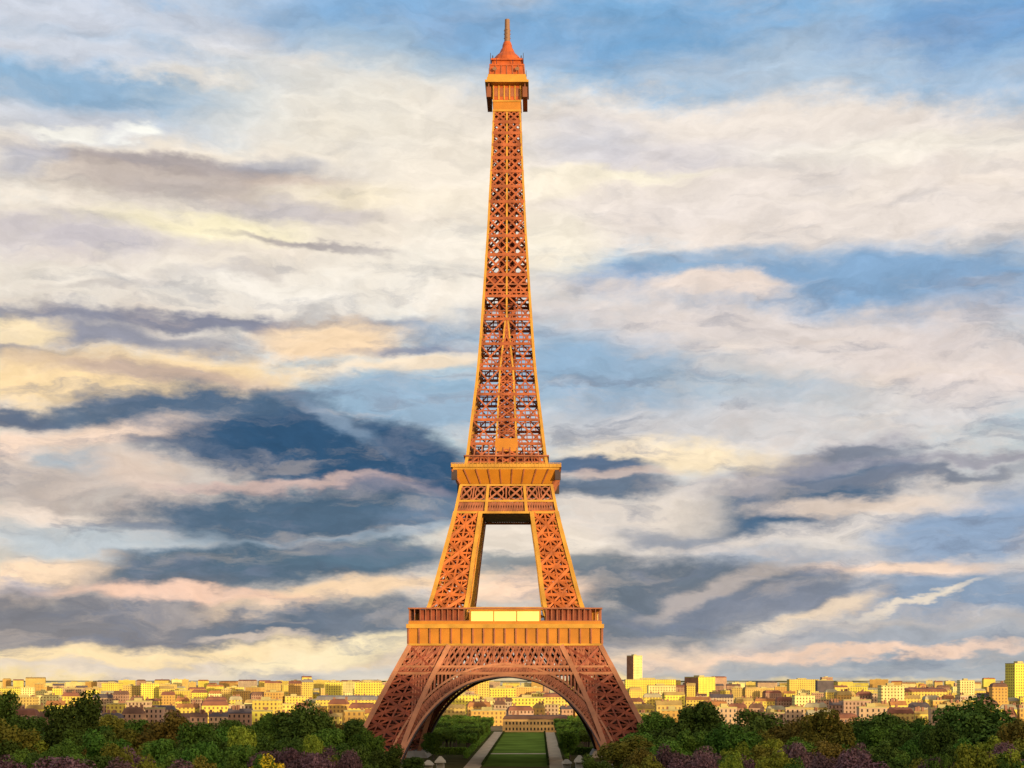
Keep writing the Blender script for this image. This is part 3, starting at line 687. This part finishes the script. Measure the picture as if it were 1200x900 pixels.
q = MB(); q.box(-25.2*s16,-25.2*s16,zt(99.8),25.2*s16,25.2*s16,zt(97)); q.box(-23*s16,-23*s16,zt(97)+.01,23*s16,23*s16,zt(93)); q.box(-22*s16,-22*s16,zt(93)+.01,22*s16,22*s16,zt(89.5)); q.build('cornice', M['chord'], top)
q = MB(); q.frustum(0,0,zt(89.4),20.5*s16,20.5*s16,zt(81),19.5*s16,19.5*s16); q.build('upper_cabin', M['dome'], top)
q = MB()
for k in range(4):
    for i in range(7):
        x = -20.5*s16 + 41*s16*i/6; q.beam(rotk((x,-20.8*s16,zt(89.3)),k), rotk((x*.95,-19.8*s16,zt(80)),k), .35, .35, rotk((0,-1,0),k))
q.build('balustrade', M['girder'], top)
q = MB(); q.box(-20.3*s16,-20.3*s16,zt(80.9),20.3*s16,20.3*s16,zt(79)); q.frustum(0,0,zt(79)+.01,18*s16,18*s16,zt(72),16*s16,16*s16); q.build('roof', M['dome'], top)
q = MB(); q.box(-18.5*s16,-18.5*s16,zt(73.5),18.5*s16,18.5*s16,zt(71.5)); q.lathe([(18.5*s16,zt(71.4)),(17.2*s16,zt(67)),(13.6*s16,zt(62.5)),(9.8*s16,zt(59.3)),(7*s16,zt(58))]); q.build('dome', M['dome'], top)
q = MB(); q.lathe([(6.2*s16,zt(57.9)),(5.6*s16,zt(54.5)),(5.8*s16,zt(54.2)),(4.4*s16,zt(50))]); q.build('lantern', M['dome'], top)
q = MB(); q.lathe([(3.5*s16,zt(49.9)),(3.3*s16,zt(34)),(3.0*s16,zt(33.5)),(2.9*s16,zt(23.2)),(.6*s16,zt(22.4))], n=12)
an = q.build('antenna', M['mast'], top)
q = MB()
for y in (45, 40, 36):
    for k in range(4): q.beam(rotk((0,-2.4*s16,zt(y)),k), rotk((0,-4*s16,zt(y)),k), .3, .3, (0,0,1))
q.build('aerial_panel', M['mast'], an)
for ax, ay, ah in ((-19, -20, 60), (-12, -21, 73), (7, -21, 74), (19, -20, 66), (22, 18, 70), (-22, 18, 68)):
    q = MB(); q.tube((ax*s16, ay*s16, zt(79)), (ax*s16, ay*s16, zt(max(ah, 66))), .16, .1, 6); q.build('aerial', M['darkiron'], top)
for dx in (-14, 12):
    q = MB(); q.lathe([(.1, 0), (.9, .35), (.95, .4), (.8, .36)], n=12); o = q.build('dish', M['mast'], top); o.location = (dx*s16, -22.5*s16, zt(84)); o.rotation_euler = (math.radians(70), 0, 0)
for sx in (-1, 1):
    q = MB(); q.tube((sx*16.5*s16,-15*s16,zt(79)),(sx*16.5*s16,-15*s16,zt(67)),.3,.2); q.build('aerial', M['darkiron'], top)

# ------------------------------------------------------------------ unseen palace behind the camera, sized up to shade near trees and tower foot
pal = empty('shading_palace', (0, 0, 34)); tag(pal, 'unseen pale stone palace wings behind the viewer, enlarged to cast shade', 'palace')
ms = mat('shading_palace_stone', (.46, .40, .30), .9, .15, .1)
for x0, x1 in ((24, 900), (-520, -16)):
    q = MB(); q.box(x0, -678, 0, x1, -650, 40); w = q.build('wing', ms, pal)
    q = MB(); q.box(x0-.6, -679, 40.01, x1+.6, -649, 41.4); q.box(x0+6, -674, 41.41, x1-6, -655, 45); q.build('cornice', ms, w)  # cornice of the unseen, enlarged shading wing
    q = MB(); n_ = int((x1-x0)/6)
    for i in range(n_): q.box(x0+2+i*6, -649.98, 2, x0+4+i*6, -649.2, 37)
    q.build('shading_wing_pilaster', ms, w)

# ------------------------------------------------------------------ city
YE = [(.66, .48, .08), (.74, .60, .08), (.56, .38, .10), (.70, .52, .10), (.76, .64, .24), (.60, .34, .08)]
RO = [(.42, .24, .14), (.46, .28, .18), (.50, .33, .19), (.38, .21, .13), (.52, .38, .24)]
DW = (.10, .055, .03)
wallY = [mat('ochre_render', c, .85, .15, .05, win=(3.4, 3.3, (.24, .14, .05))) for c in YE]
wallR = [mat('rosy_stone', c, .9, .2, .06, win=(3.0, 3.4, DW)) for c in RO]
wallP = [mat('plain_stone', c, .9, .2, .06) for c in RO]
roofs = [mat('slate', (.10, .075, .075), .7, .3, .1), mat('zinc', (.22, .19, .17), .6, .25, .1), mat('clay_tile', (.22, .085, .05), .85, .3, .1), mat('brown_tile', (.16, .08, .05), .85, .3, .1)]
roofsY = [mat('ochre_tile', (.40, .26, .08), .85, .3, .1), mat('orange_tile', (.36, .15, .05), .85, .3, .1), roofs[2], mat('warm_zinc', (.36, .30, .17), .6, .25, .1)]
flat_roof = mat('flat_roof', (.45, .36, .14), .9, .2, .1)
chim = mat('chimney_brick', (.30, .14, .08), .9, .2, .3)
glass = mat('dark_window', (.035, .025, .022), .25, spec=.5)
wq = MB(); wq.box(-.55, -.09, 0, .55, 0, 1.9); wq_me = wq.mesh('window', glass)
CITY = []
def building(x0, x1, ytop, dist, wm, label, group=None, roof='mansard', rm=None, rot=0, depth=None, win=0, chn=1, rng=R, name='house', cat='building', wide=None, flank=None):
    X0, X1 = wx(x0, dist), wx(x1, dist); h = wz(ytop, dist); w = (X1 - X0)
    dp = depth or max(9, min(26, w * .7)); rm = rm or rng.choice(roofs)
    if rot: w = w / (math.cos(math.radians(rot)) + .45 * abs(math.sin(math.radians(rot)))); dp = w * .45 if not depth else depth
    if wide: w = wide
    rh = {'mansard': min(4.5, h * .25), 'gable': min(4, h * .2), 'flat': .9}[roof]
    hw = h - rh
    q = MB(); q.box(-w/2, -dp/2, -1, w/2, dp/2, hw)
    o = q.build(name, wm); o.location = ((X0+X1)/2, dist - D + dp/2, 0); o.rotation_euler = (0, 0, math.radians(rot))
    tag(o, label, cat, group)
    q = MB()
    if roof == 'mansard':
        q.frustum(0, 0, hw+.002, w/2+.25, dp/2+.25, hw+rh*.75, w/2-1.2, dp/2-1.2); q.frustum(0, 0, hw+rh*.75+.002, w/2-1.2, dp/2-1.2, h, w/2-3 if w > 8 else .5, .3)
    elif roof == 'gable':
        b = len(q.v); a, c = w/2+.3, dp/2+.3
        q.v += [(-a,-c,hw),(a,-c,hw),(a,c,hw),(-a,c,hw),(-a,0,h),(a,0,h)]; q.f += [(0,1,5,4),(2,3,4,5),(0,4,3),(1,2,5),(0,3,2,1)]
    else:
        q.box(-w/2-.15, -dp/2-.15, hw+.002, w/2+.15, dp/2+.15, h)
        if w > 14: q.box(-w*.2, -dp*.2, h+.002, w*.1, dp*.2, h+2.2)
    rf = q.build('roof', rm if roof != 'flat' else flat_roof, o)
    for i in range(chn):
        cx_ = rng.uniform(-w*.42, w*.42); q = MB(); q.box(cx_-.8, -1.0, hw+.1, cx_+.8, .9, h+rng.uniform(.8, 2.4)); q.build('chimney', chim, rf)
    if win:
        nf = max(1, min(4, int(hw/3.3))); nn = max(2, min(int(w/3), 16 // nf + 1, win))
        for f_ in range(nf):
            for i in range(nn):
                wo = bpy.data.objects.new('window', wq_me); COL.objects.link(wo); wo.parent = o
                wo.location = (-w/2 + w*(i+.5)/nn, -dp/2-.002, hw - 2.7 - f_*3.4)
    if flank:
        q = MB(); q.box(-w/2-.25, -dp/2-.02, .3, -w/2-.003, dp/2-.02, hw-.6); q.build('flank_shade', flank, o)  # thin brown sheet, shade of the left side put into colour
    CITY.append(o); return o
B = building
shade_brown = mat('flank_shade_brown', (.30, .13, .06), .85, .25, .08)  # brown that stands for shade on the left flanks
# landmarks right of the tower
B(735, 753, 768, 3000, wallY[4], 'tallest slim pale tower block just right of the tower, left side painted brown for shade', roof='flat', rot=32, depth=24, wide=23, flank=shade_brown, chn=0, name='tower_block', cat='tower block')
B(733, 792, 796, 2100, wallY[1], 'wide bright yellow block below the slim tower block', roof='flat', chn=0)
B(760, 792, 803, 1800, wallY[4], 'lower pale yellow block in front of the wide yellow block', roof='flat', chn=0)
B(803, 840, 793, 2300, wallY[1], 'yellow slab block with its shaded flank painted red brown, right of the wide yellow block', roof='flat', rot=38, depth=32, wide=38, flank=shade_brown, chn=0, name='tower_block', cat='tower block')
B(925, 960, 796, 2600, wallY[3], 'bright yellow block with a stepped top, standing alone on the right skyline', roof='flat', chn=0)
B(958, 977, 797, 2450, roofs[0], 'small dark roofed block beside the bright yellow stepped block', roof='flat', chn=0)
B(1033, 1060, 803, 1500, wallY[4], 'pale yellow block left of the ochre terrace with chimneys', roof='flat', chn=0)
B(1060, 1110, 806, 1600, wallY[3], 'long ochre terrace with a row of chimneys on the right skyline', roof='mansard', rm=roofs[2], chn=7)
B(1125, 1142, 797, 1900, wallY[4], 'pale cream block rising above the ochre terrace, beside the big dark tree', roof='flat', chn=0)
B(1163, 1181, 800, 1500, wallY[5], 'narrow ochre house left of the bright yellow tower at the edge', roof='mansard', chn=2)
B(1183, 1212, 777, 1700, wallY[1], 'tall bright yellow tower block at the right edge', roof='flat', rot=20, depth=18, chn=0, name='tower_block', cat='tower block')
# landmarks left of the tower
B(119, 140, 800, 2600, wallY[1], 'bright yellow block left of the long rosy terraces', roof='flat', chn=0)
B(338, 352, 798, 2100, wallY[5], 'tall narrow orange house with a red roof on the left skyline', roof='gable', rm=roofs[2], chn=1)
B(353, 366, 796, 2150, wallY[3], 'tall narrow yellow house next to the narrow orange house', roof='mansard', rm=roofs[1], chn=1)
B(381, 400, 799, 2000, wallY[1], 'bright yellow block midway between the narrow houses and the tower', roof='flat', chn=0)
B(416, 446, 799, 1900, wallY[1], 'wide bright yellow block next to the left leg of the tower', roof='flat', chn=0)
B(370, 440, 815, 1400, wallY[0], 'long yellow terrace below the bright yellow blocks left of the tower', roof='mansard', rm=roofs[1], chn=4)
# seen through the arch
B(540, 560, 800, 2000, wallY[5], 'orange block in the upper left of the arch', roof='flat', chn=0)
B(560, 573, 796, 1900, wallY[3], 'narrow yellow tower in the upper left of the arch', roof='flat', chn=0)
B(574, 604, 806, 1800, wallY[1], 'bright yellow block near the middle of the arch', roof='flat', chn=0)
B(600, 638, 817, 1400, wallY[1], 'bright yellow cube shaped block over the centre of the lawn', roof='flat', chn=0)
B(636, 672, 812, 1500, wallY[3], 'yellow block with an orange roof in the right of the arch', rm=roofs[2], roof='mansard', chn=2)
B(520, 560, 814, 1500, wallY[1], 'yellow block in the left of the arch', roof='flat', chn=0)
B(556, 592, 820, 1250, wallY[4], 'pale cream flat roofed building left of the bright cube shaped block', roof='flat', chn=0)
B(552, 592, 832, 1120, wallY[5], 'low orange wing behind the clipped trees left of the lawn', rm=roofs[2], roof='flat', chn=0)
mil = B(589, 668, 838, 985, mat('golden_stone', (.66, .38, .13), .9, .15, .1), 'long low golden stone building closing the far end of the lawn', rm=roofs[3], roof='mansard', chn=4, depth=16)
for f_ in range(2):
    for i in range(18):
        wo = bpy.data.objects.new('window', wq_me); COL.objects.link(wo); wo.parent = mil; wo.location = (-22 + 44*(i+.5)/18, -8.002, 1.2 + f_*4)
# rows of roofs, near to far
ROWS = [(960, 832, 4, 16, 34, 'R', 8), (1180, 823, 4.5, 14, 34, 'R', 0), (1560, 814.5, 5, 13, 30, 'Y', 0), (2150, 808.5, 4.5, 10, 24, 'Y', 0), (3000, 804.5, 4, 8, 22, 'Y', 0), (4300, 798.2, 2.2, 8, 24, 'Y', 0)]
RB = random.Random(5)
for ri, (d, yt, sp, w0, w1, kind, win) in enumerate(ROWS):
    x = -60 + RB.uniform(0, 10)
    while x < 1260:
        w = RB.uniform(w0, w1); xm = x + w/2
        kk = 'R' if ri < 2 and 110 < xm < 305 else kind if RB.random() > (.18 if ri != 2 else .36) else ('Y' if kind == 'R' else 'R')
        if kind == 'R' and (690 < xm < 830 or 300 < xm < 450 or (ri == 1 and RB.random() < .4)): kk = 'Y'
        side = 'left of the tower' if xm < 594 else 'right of the tower'
        if kk == 'R' and win: wm = RB.choice(wallP); cn = 'rosy brown'
        elif kk == 'R': wm = RB.choice(wallR); cn = 'rosy brown'
        else: wm = RB.choice(wallY); cn = 'yellow sunlit'
        zone = ['nearest roofs', 'second line of roofs', 'middle roofs', 'middle roofs', 'far skyline', 'far skyline'][ri]
        skip = 480 < xm < 700 and ri < 1
        if not skip:
            B(x, x + w, yt + RB.uniform(-sp, sp) - (RB.uniform(3, 8) if ri > 2 and RB.random() < .1 else 0), d + RB.uniform(-60, 60)*d/1500, wm, f'{cn} house, one of many in the {zone} {side}',
              group=f'{cn} houses in the {zone} {side}', rm=RB.choice(roofsY if kk == 'Y' else roofs[2:] + roofs[:1]), roof=RB.choice(['mansard', 'mansard', 'gable', 'flat'] if ri < 3 else ['flat', 'flat', 'gable', 'mansard']),
              rot=RB.uniform(-16, 22) if ri > 0 else RB.uniform(-6, 10), win=win if kk == 'R' else 0, chn=RB.choice([1, 2, 3]) if ri < 3 else RB.choice([0, 1]), rng=RB)
        x += w + RB.uniform(-1, 3)

# ------------------------------------------------------------------ trees
def leaf_mat(name, c, hue=.25):
    m = mat(name, c, .75, .35, .9, rnd=.28, spec=.04); return m
LM = {'dark green': leaf_mat('dark_leaves', (0.070, 0.108, 0.017)), 'olive': leaf_mat('olive_leaves', (0.182, 0.162, 0.022)), 'mid green': leaf_mat('green_leaves', (0.095, 0.169, 0.022)),
      'yellow green': leaf_mat('lime_leaves', (0.270, 0.297, 0.030)), 'mauve': leaf_mat('mauve_blossom', (.165, .085, .085)), 'golden': leaf_mat('golden_leaves', (0.648, 0.459, 0.024)),
      'brownish': leaf_mat('bronze_leaves', (0.189, 0.128, 0.024)), 'clipped': leaf_mat('clipped_leaves', (0.149, 0.230, 0.030))}
bark = mat('bark', (.09, .065, .045), .95, .3, 1.0)
def crown_mesh(seed, ncl, rx, rz, zc, per, box=False):
    r = random.Random(seed); q = MB(); cl = []
    for i in range(ncl):
        while True:
            v = Vector((r.uniform(-1,1), r.uniform(-1,1), r.uniform(-.85,1)))
            if box or (.35 < v.length < 1): break
        if box: cl.append((Vector((v.x*rx, v.y*rx, zc+v.z*rz)), r.uniform(.9, 1.3)))
        else: cl.append((Vector((v.x*rx*r.uniform(.8,1.1), v.y*rx*r.uniform(.8,1.1), zc+v.z*rz)), r.uniform(1.1, 2.5)))
    for c, rad in cl:
        for k in range(int(per*(rad/1.7)**2)):
            d = Vector((r.gauss(0,1), r.gauss(0,1), r.gauss(0,1))); d.normalize()
            p = c + d*rad*r.uniform(.35, 1.05)**.6
            if box: p = Vector((max(-rx-.3, min(rx+.3, p.x)), max(-rx-.3, min(rx+.3, p.y)), min(zc+rz+.2+r.uniform(-.2,.2), p.z)))
            nrm = (d + Vector((r.gauss(0,.6), r.gauss(0,.6), r.gauss(0,.6)+.3))).normalized()
            t = nrm.orthogonal().normalized(); t = Matrix.Rotation(r.uniform(0, 6.28), 3, nrm) @ t; b = nrm.cross(t)
            l, w = r.uniform(.22, .44), r.uniform(.14, .26)
            q.quad(p - t*l, p + b*w + nrm*.06, p + t*l, p - b*w + nrm*.06)
    me = bpy.data.meshes.new('crown'); me.from_pydata(q.v, [], q.f); me.update(); return me
def trunk_mesh(seed, zc, rz):
    r = random.Random(seed); q = MB(); q.tube((0,0,-1), (.1,.1,zc-rz*.6), .42, .26)
    for i in range(7):
        a = i*.9+r.uniform(0,.5); s_ = Vector((.1,.1,zc-rz*(.9-.1*i))); e = s_ + Vector((math.cos(a)*2.8, math.sin(a)*2.8, r.uniform(1.5,3.6))); q.tube(s_, e, .15, .05, 6)
    return q.mesh('trunk', bark)
SHAPES = {'round': [(crown_mesh(1,34,4.6,4.3,9,230), trunk_mesh(1,9,4.3)), (crown_mesh(2,38,4.8,4.0,9.2,220), trunk_mesh(2,9.2,4)), (crown_mesh(3,30,4.3,4.6,8.8,250), trunk_mesh(3,8.8,4.6)), (crown_mesh(4,42,4.9,4.2,9,200), trunk_mesh(4,9,4.2))],
          'box': [(crown_mesh(8,46,4.0,2.6,9.6,140,True), trunk_mesh(8,9,3)), (crown_mesh(9,46,4.0,2.6,9.6,140,True), trunk_mesh(9,9,3))]}
_cache = {}
def tree(X, Y, top_z, width, kind, label, group=None, shape='round', rng=R, cat='tree', name='broadleaf_tree'):
    if 'bush' in label: name, cat = 'round_bush', 'bush'
    k = rng.randrange(len(SHAPES[shape])); key = (shape, k, kind)
    if key not in _cache:
        e = empty(name); me = SHAPES[shape][k][0].copy(); me.materials.append(LM[kind])
        c = bpy.data.objects.new('crown', me); COL.objects.link(c); c.parent = e
        t = bpy.data.objects.new('trunk', SHAPES[shape][k][1]); COL.objects.link(t); t.parent = e
        _cache[key] = e; o = e
    else: o = copy_tree(_cache[key])
    o.name = name; gz = slope(Y); th = max(3, top_z - gz)
    zs_ = th / (13.6 if shape == 'round' else 12.4); ws = width / (11.4 if shape == 'round' else 8.6)
    o.location = (X, Y, gz); o.scale = (ws, ws, zs_); o.rotation_euler = (0, 0, rng.choice([0, 1.57, 3.14, 4.71]) if shape == 'box' else rng.uniform(0, 6.28))
    tag(o, label, cat, group); TREES.append(o); return o
TREES = []
def ptree(x, ytop, wpx, dist, kind, label, **kw): return tree(wx(x, dist), dist - D, wz(ytop, dist), wpx * dist / F, kind, label, **kw)
T = ptree
T(8, 814, 62, 520, 'dark green', 'tall dark green tree at the left edge, topping the trees there')
T(84, 814, 76, 500, 'dark green', 'tallest round dark green tree on the far left, second from the left edge')
T(14, 845, 74, 420, 'olive', 'large olive coloured tree at the left edge in front of the tall dark ones')
T(192, 836, 66, 500, 'brownish', 'bronze tinted tree in front of the rosy terraces on the left')
T(128, 858, 64, 430, 'mid green', 'fresh green bushy tree below the tallest dark tree on the left')
T(232, 853, 60, 440, 'mid green', 'broad green tree right of the bronze tinted tree')
T(284, 858, 42, 420, 'yellow green', 'small lime green tree amid the dark trees left of the tower')
T(352, 828, 70, 500, 'dark green', 'large dark green tree halfway between the left edge and the tower leg')
T(318, 842, 50, 520, 'mid green', 'green tree leaning on the flank of the large dark tree left of the tower')
T(402, 846, 62, 500, 'dark green', 'dark green tree with a low flat crown near the left tower leg')
T(432, 858, 40, 480, 'mid green', 'green tree at the foot of the left tower leg')
T(368, 868, 30, 400, 'yellow green', 'lime green bush below the large dark tree left of the tower')
T(312, 888, 54, 330, 'golden', 'golden yellow bush at the bottom left of the tower')
T(372, 890, 54, 335, 'mauve', 'mauve blossoming bush right of the golden bush')
T(410, 887, 40, 340, 'mauve', 'mauve blossoming bush nearest the left tower leg')
T(78, 894, 90, 330, 'mauve', 'mauve blossoming bush at the bottom near the left edge')
T(232, 894, 80, 330, 'mauve', 'mauve blossoming bush left of the golden bush')
T(150, 894, 60, 330, 'mauve', 'mauve blossoming bush midway along the bottom left')
T(734, 866, 74, 470, 'olive', 'olive tree hiding the foot of the right tower leg')
T(772, 840, 56, 560, 'mid green', 'green tree just outside the right tower leg')
T(820, 829, 70, 540, 'dark green', 'dark green tree below the yellow slab with the shaded flank')
T(878, 834, 74, 520, 'dark green', 'dark round tree to the right of the tree below the yellow slab')
T(790, 858, 60, 450, 'mid green', 'broad green tree in front of the dark trees right of the tower')
T(860, 852, 64, 450, 'mid green', 'fresh green tree in the middle of the right hand wood')
T(968, 834, 66, 480, 'olive', 'olive brown tree in the middle right of the wood')
T(930, 846, 60, 500, 'brownish', 'bronze tinted tree left of the olive brown tree')
T(1034, 838, 64, 500, 'dark green', 'dark green tree between the olive brown tree and the biggest dark tree')
T(1136, 820, 104, 480, 'dark green', 'biggest dark green tree on the right, topping the wood')
T(1196, 846, 60, 460, 'brownish', 'bronze tinted tree at the right edge')
T(1098, 850, 50, 440, 'dark green', 'dark green tree leaning on the flank of the biggest dark tree')
T(826, 891, 46, 335, 'mauve', 'mauve blossoming bush at the bottom right of the tower')
T(1010, 886, 74, 335, 'mauve', 'broad mauve blossoming bush at the bottom right')
T(1134, 876, 62, 335, 'yellow green', 'pale lime green round bush at the bottom right')
T(1184, 882, 50, 335, 'yellow green', 'pale lime green bush at the bottom right corner')
T(912, 884, 56, 335, 'yellow green', 'lime green bush between the mauve bushes at the bottom right')
T(1092, 894, 40, 330, 'mauve', 'mauve blossoming bush left of the pale lime bush')
T(855, 888, 40, 335, 'yellow green', 'small lime green bush beside the mauve bush nearest the right tower leg')
T(700, 886, 40, 430, 'dark green', 'low dark bush inside the right tower leg')
T(452, 874, 46, 470, 'dark green', 'low dark tree covering the foot of the left tower leg', cat='tree')
T(484, 889, 34, 520, 'dark green', 'low dark bush inside the left tower leg')
T(508, 861, 30, 640, 'mid green', 'broad green tree standing just behind the foot of the left leg')
T(668, 861, 28, 640, 'mid green', 'broad green tree standing just behind the foot of the right leg')
RT = random.Random(21)
for (d, y0, y1, w0, w1, stp) in ((600, 842, 850, 40, 60, 34), (545, 848, 858, 40, 66, 34), (490, 856, 868, 44, 66, 36), (430, 866, 878, 40, 60, 34), (385, 874, 886, 40, 60, 36), (345, 888, 894, 40, 62, 40)):
    x = -30
    while x < 1235:
        w = RT.uniform(w0, w1); x += stp * RT.uniform(.75, 1.25)
        lim = 424 if d > 500 else 436
        if lim - (30 if d > 540 else 12) < x < 728 + (40 if d > 540 else 10): continue
        kind = RT.choices(['dark green', 'mid green', 'olive', 'brownish', 'yellow green', 'mauve'], [4, 5.5, 1.6, .6, .8, 0] if d > 400 else [3, 4, 1.0, .3, .8, 3.2])[0]
        side = 'left' if x < 594 else 'right'
        what = 'mauve blossoming bush' if kind == 'mauve' else f'{kind} leafy tree'
        T(x, RT.uniform(y0, y1), w, d + RT.uniform(-20, 20), kind, f'{what} among the many alike in the wood {side} of the tower', group=f'{kind} trees {side} of the tower', rng=RT)
for side, X0, sg in (('left', -21.5, -1), ('right', 29, 1)):
    for c in range(6):
        for r_ in range(24):
            Y = 72 + r_*12.5
            if c > 2 and r_ % 2: continue
            tree(X0 + sg*c*9.5 + RT.uniform(-.6, .6), Y + RT.uniform(-.8, .8), RT.uniform(9, 11) + c*.6, 9.4 if c < 3 else 12, 'clipped' if RT.random() < .75 else 'dark green',
                 f'clipped green tree in the rows along the {side} side of the lawn', group=f'clipped trees {side} of the lawn', shape='box' if c < 3 else 'round', rng=RT, name='clipped_tree')
for x, y in ((-62, 58), (-80, 92), (-74, 130), (-70, 180), (70, 60), (86, 96), (78, 140), (74, 200), (-95, 60), (98, 66)):
    tree(x + RT.uniform(-3, 3), y, RT.uniform(12, 16), 15, 'mid green', f'broad green tree behind the {"left" if x < 0 else "right"} tower leg, one of several alike', group=f'trees behind the {"left" if x < 0 else "right"} leg', rng=RT)
# low hedges along the lawn
hm = leaf_mat('hedge_leaves', (.05, .075, .016))
def hedge(x0, x1, y0, y1, h, n_, label):
    q = MB(); r = random.Random(3)
    for k in range(n_):
        p = Vector((r.uniform(x0, x1), r.uniform(y0, y1), h*r.random()**.6)); n0 = Vector((r.gauss(0,1), r.gauss(0,1), r.gauss(0,1)+.4)).normalized(); t = n0.orthogonal().normalized(); b = n0.cross(t)
        q.quad(p-t*.35, p+b*.25, p+t*.35, p-b*.25)
    tag(q.build('hedge', hm), label, 'hedge')
for x, sd_ in ((-10.1, 'left'), (17.8, 'right')): hedge(x-.35, x+.35, -20, 360, 1.0, 7000, f'low dark clipped hedge along the {sd_} edge of the lawn')
hm = LM['clipped']
hedge(-20.6, -18.8, 30, 350, 3.2, 14000, 'tall green hedge under the clipped trees, left of the left path')
hedge(25.8, 27.6, 30, 350, 3.2, 14000, 'tall green hedge under the clipped trees, right of the right path')
hedge(-58, -20.8, 63, 65, 3.6, 5000, 'broad green hedge across the front of the clipped trees on the left')
hedge(27.8, 60, 63, 65, 3.6, 5000, 'broad green hedge across the front of the clipped trees on the right')
# pale tents under the arch
tm = mat('tent_canvas', (.40, .36, .28), .8, .05, .5); pm = mat('tent_pole', (.4, .38, .35), .5)
def tent(x, dist, hgt, label):
    o = empty('garden_tent', (wx(x, dist), dist - D, 0)); tag(o, label, 'tent', 'pale tents under the arch')
    q = MB(); q.frustum(0, 0, hgt*.52, 2.2, 1.9, hgt*.64, 2.12, 1.82); q.frustum(0, 0, hgt*.64+.002, 2.12, 1.82, hgt, .5, .2); q.build('canopy', tm, o)
    q = MB(); q.box(-1.5, 1.45, .02, 1.5, 1.5, hgt*.52); q.build('side_wall', tm, o)
    for i in (-1, 1):
        for j in (-1, 1):
            q = MB(); q.tube((i*1.55, j*1.55, 0), (i*1.55, j*1.55, hgt*.53), .06, .06); q.build('pole', pm, o)
tent(502, 566, 4.2, 'small pale hipped tent nearest the left tower leg'); tent(516, 572, 5.4, 'taller pale hipped tent left of the lawn path')
tent(679, 572, 5.8, 'pale hipped tent near the right tower leg'); tent(664, 580, 3.8, 'low pale tent right of the lawn path')

# ------------------------------------------------------------------ leave out what other things hide wholly
DROP = set((28,31,46,47,48,51,67,68,88,89,90,99,100,122,123,143,144,145,147,148,149,155,156,157,158,180,181,201,206,207,208,209,210,211,212,213,215,219,220,221,222,223,225,226,227,239,242,243,244,248,249,250,252,253,254,257,258,259,266,267,268,269,270,279,281,283,285,286,287,288,289,290,291,292,293,296,299,300,301,302,303,304,305,306,307,309,312,315,316,317,321,322,330,331,334,335,336,337,367,368,369,370,371,372,377,379,380,381,383,384,387,393,394,408,413,414,457,459,460,463,467,468,469,471,473,477,478,481,484,487,488,490,491,494,496,498,499,503,507,517,523,526,531,532,533,535,558,614,625,638,650,652,654,658,663,667,669,680,685,688,689,690,691,692,693,694,699,700,701,702,703,704,705,706,707,708,709,710,712,713,714,715,716,717,718,719,720,721,722,735,742,745,751,761,762,765,767,769,771,772,773,774,775,776,777,778,779,780,781,782,783,784,785,786,787,788,789,790,791,792,793,794,795,796,797,798,799,800,801,802,803,804,805,806,807,808,809,810,811,812,813,814,815,816,817,818,819,820,821,822,823,824,825,826,827,828,829,830,831,833,834,835,836,837,839,840,))
def drop(o):
    for ch in list(o.children): drop(ch)
    bpy.data.objects.remove(o)
for i, o in enumerate(CITY + TREES):
    if i in DROP: drop(o)
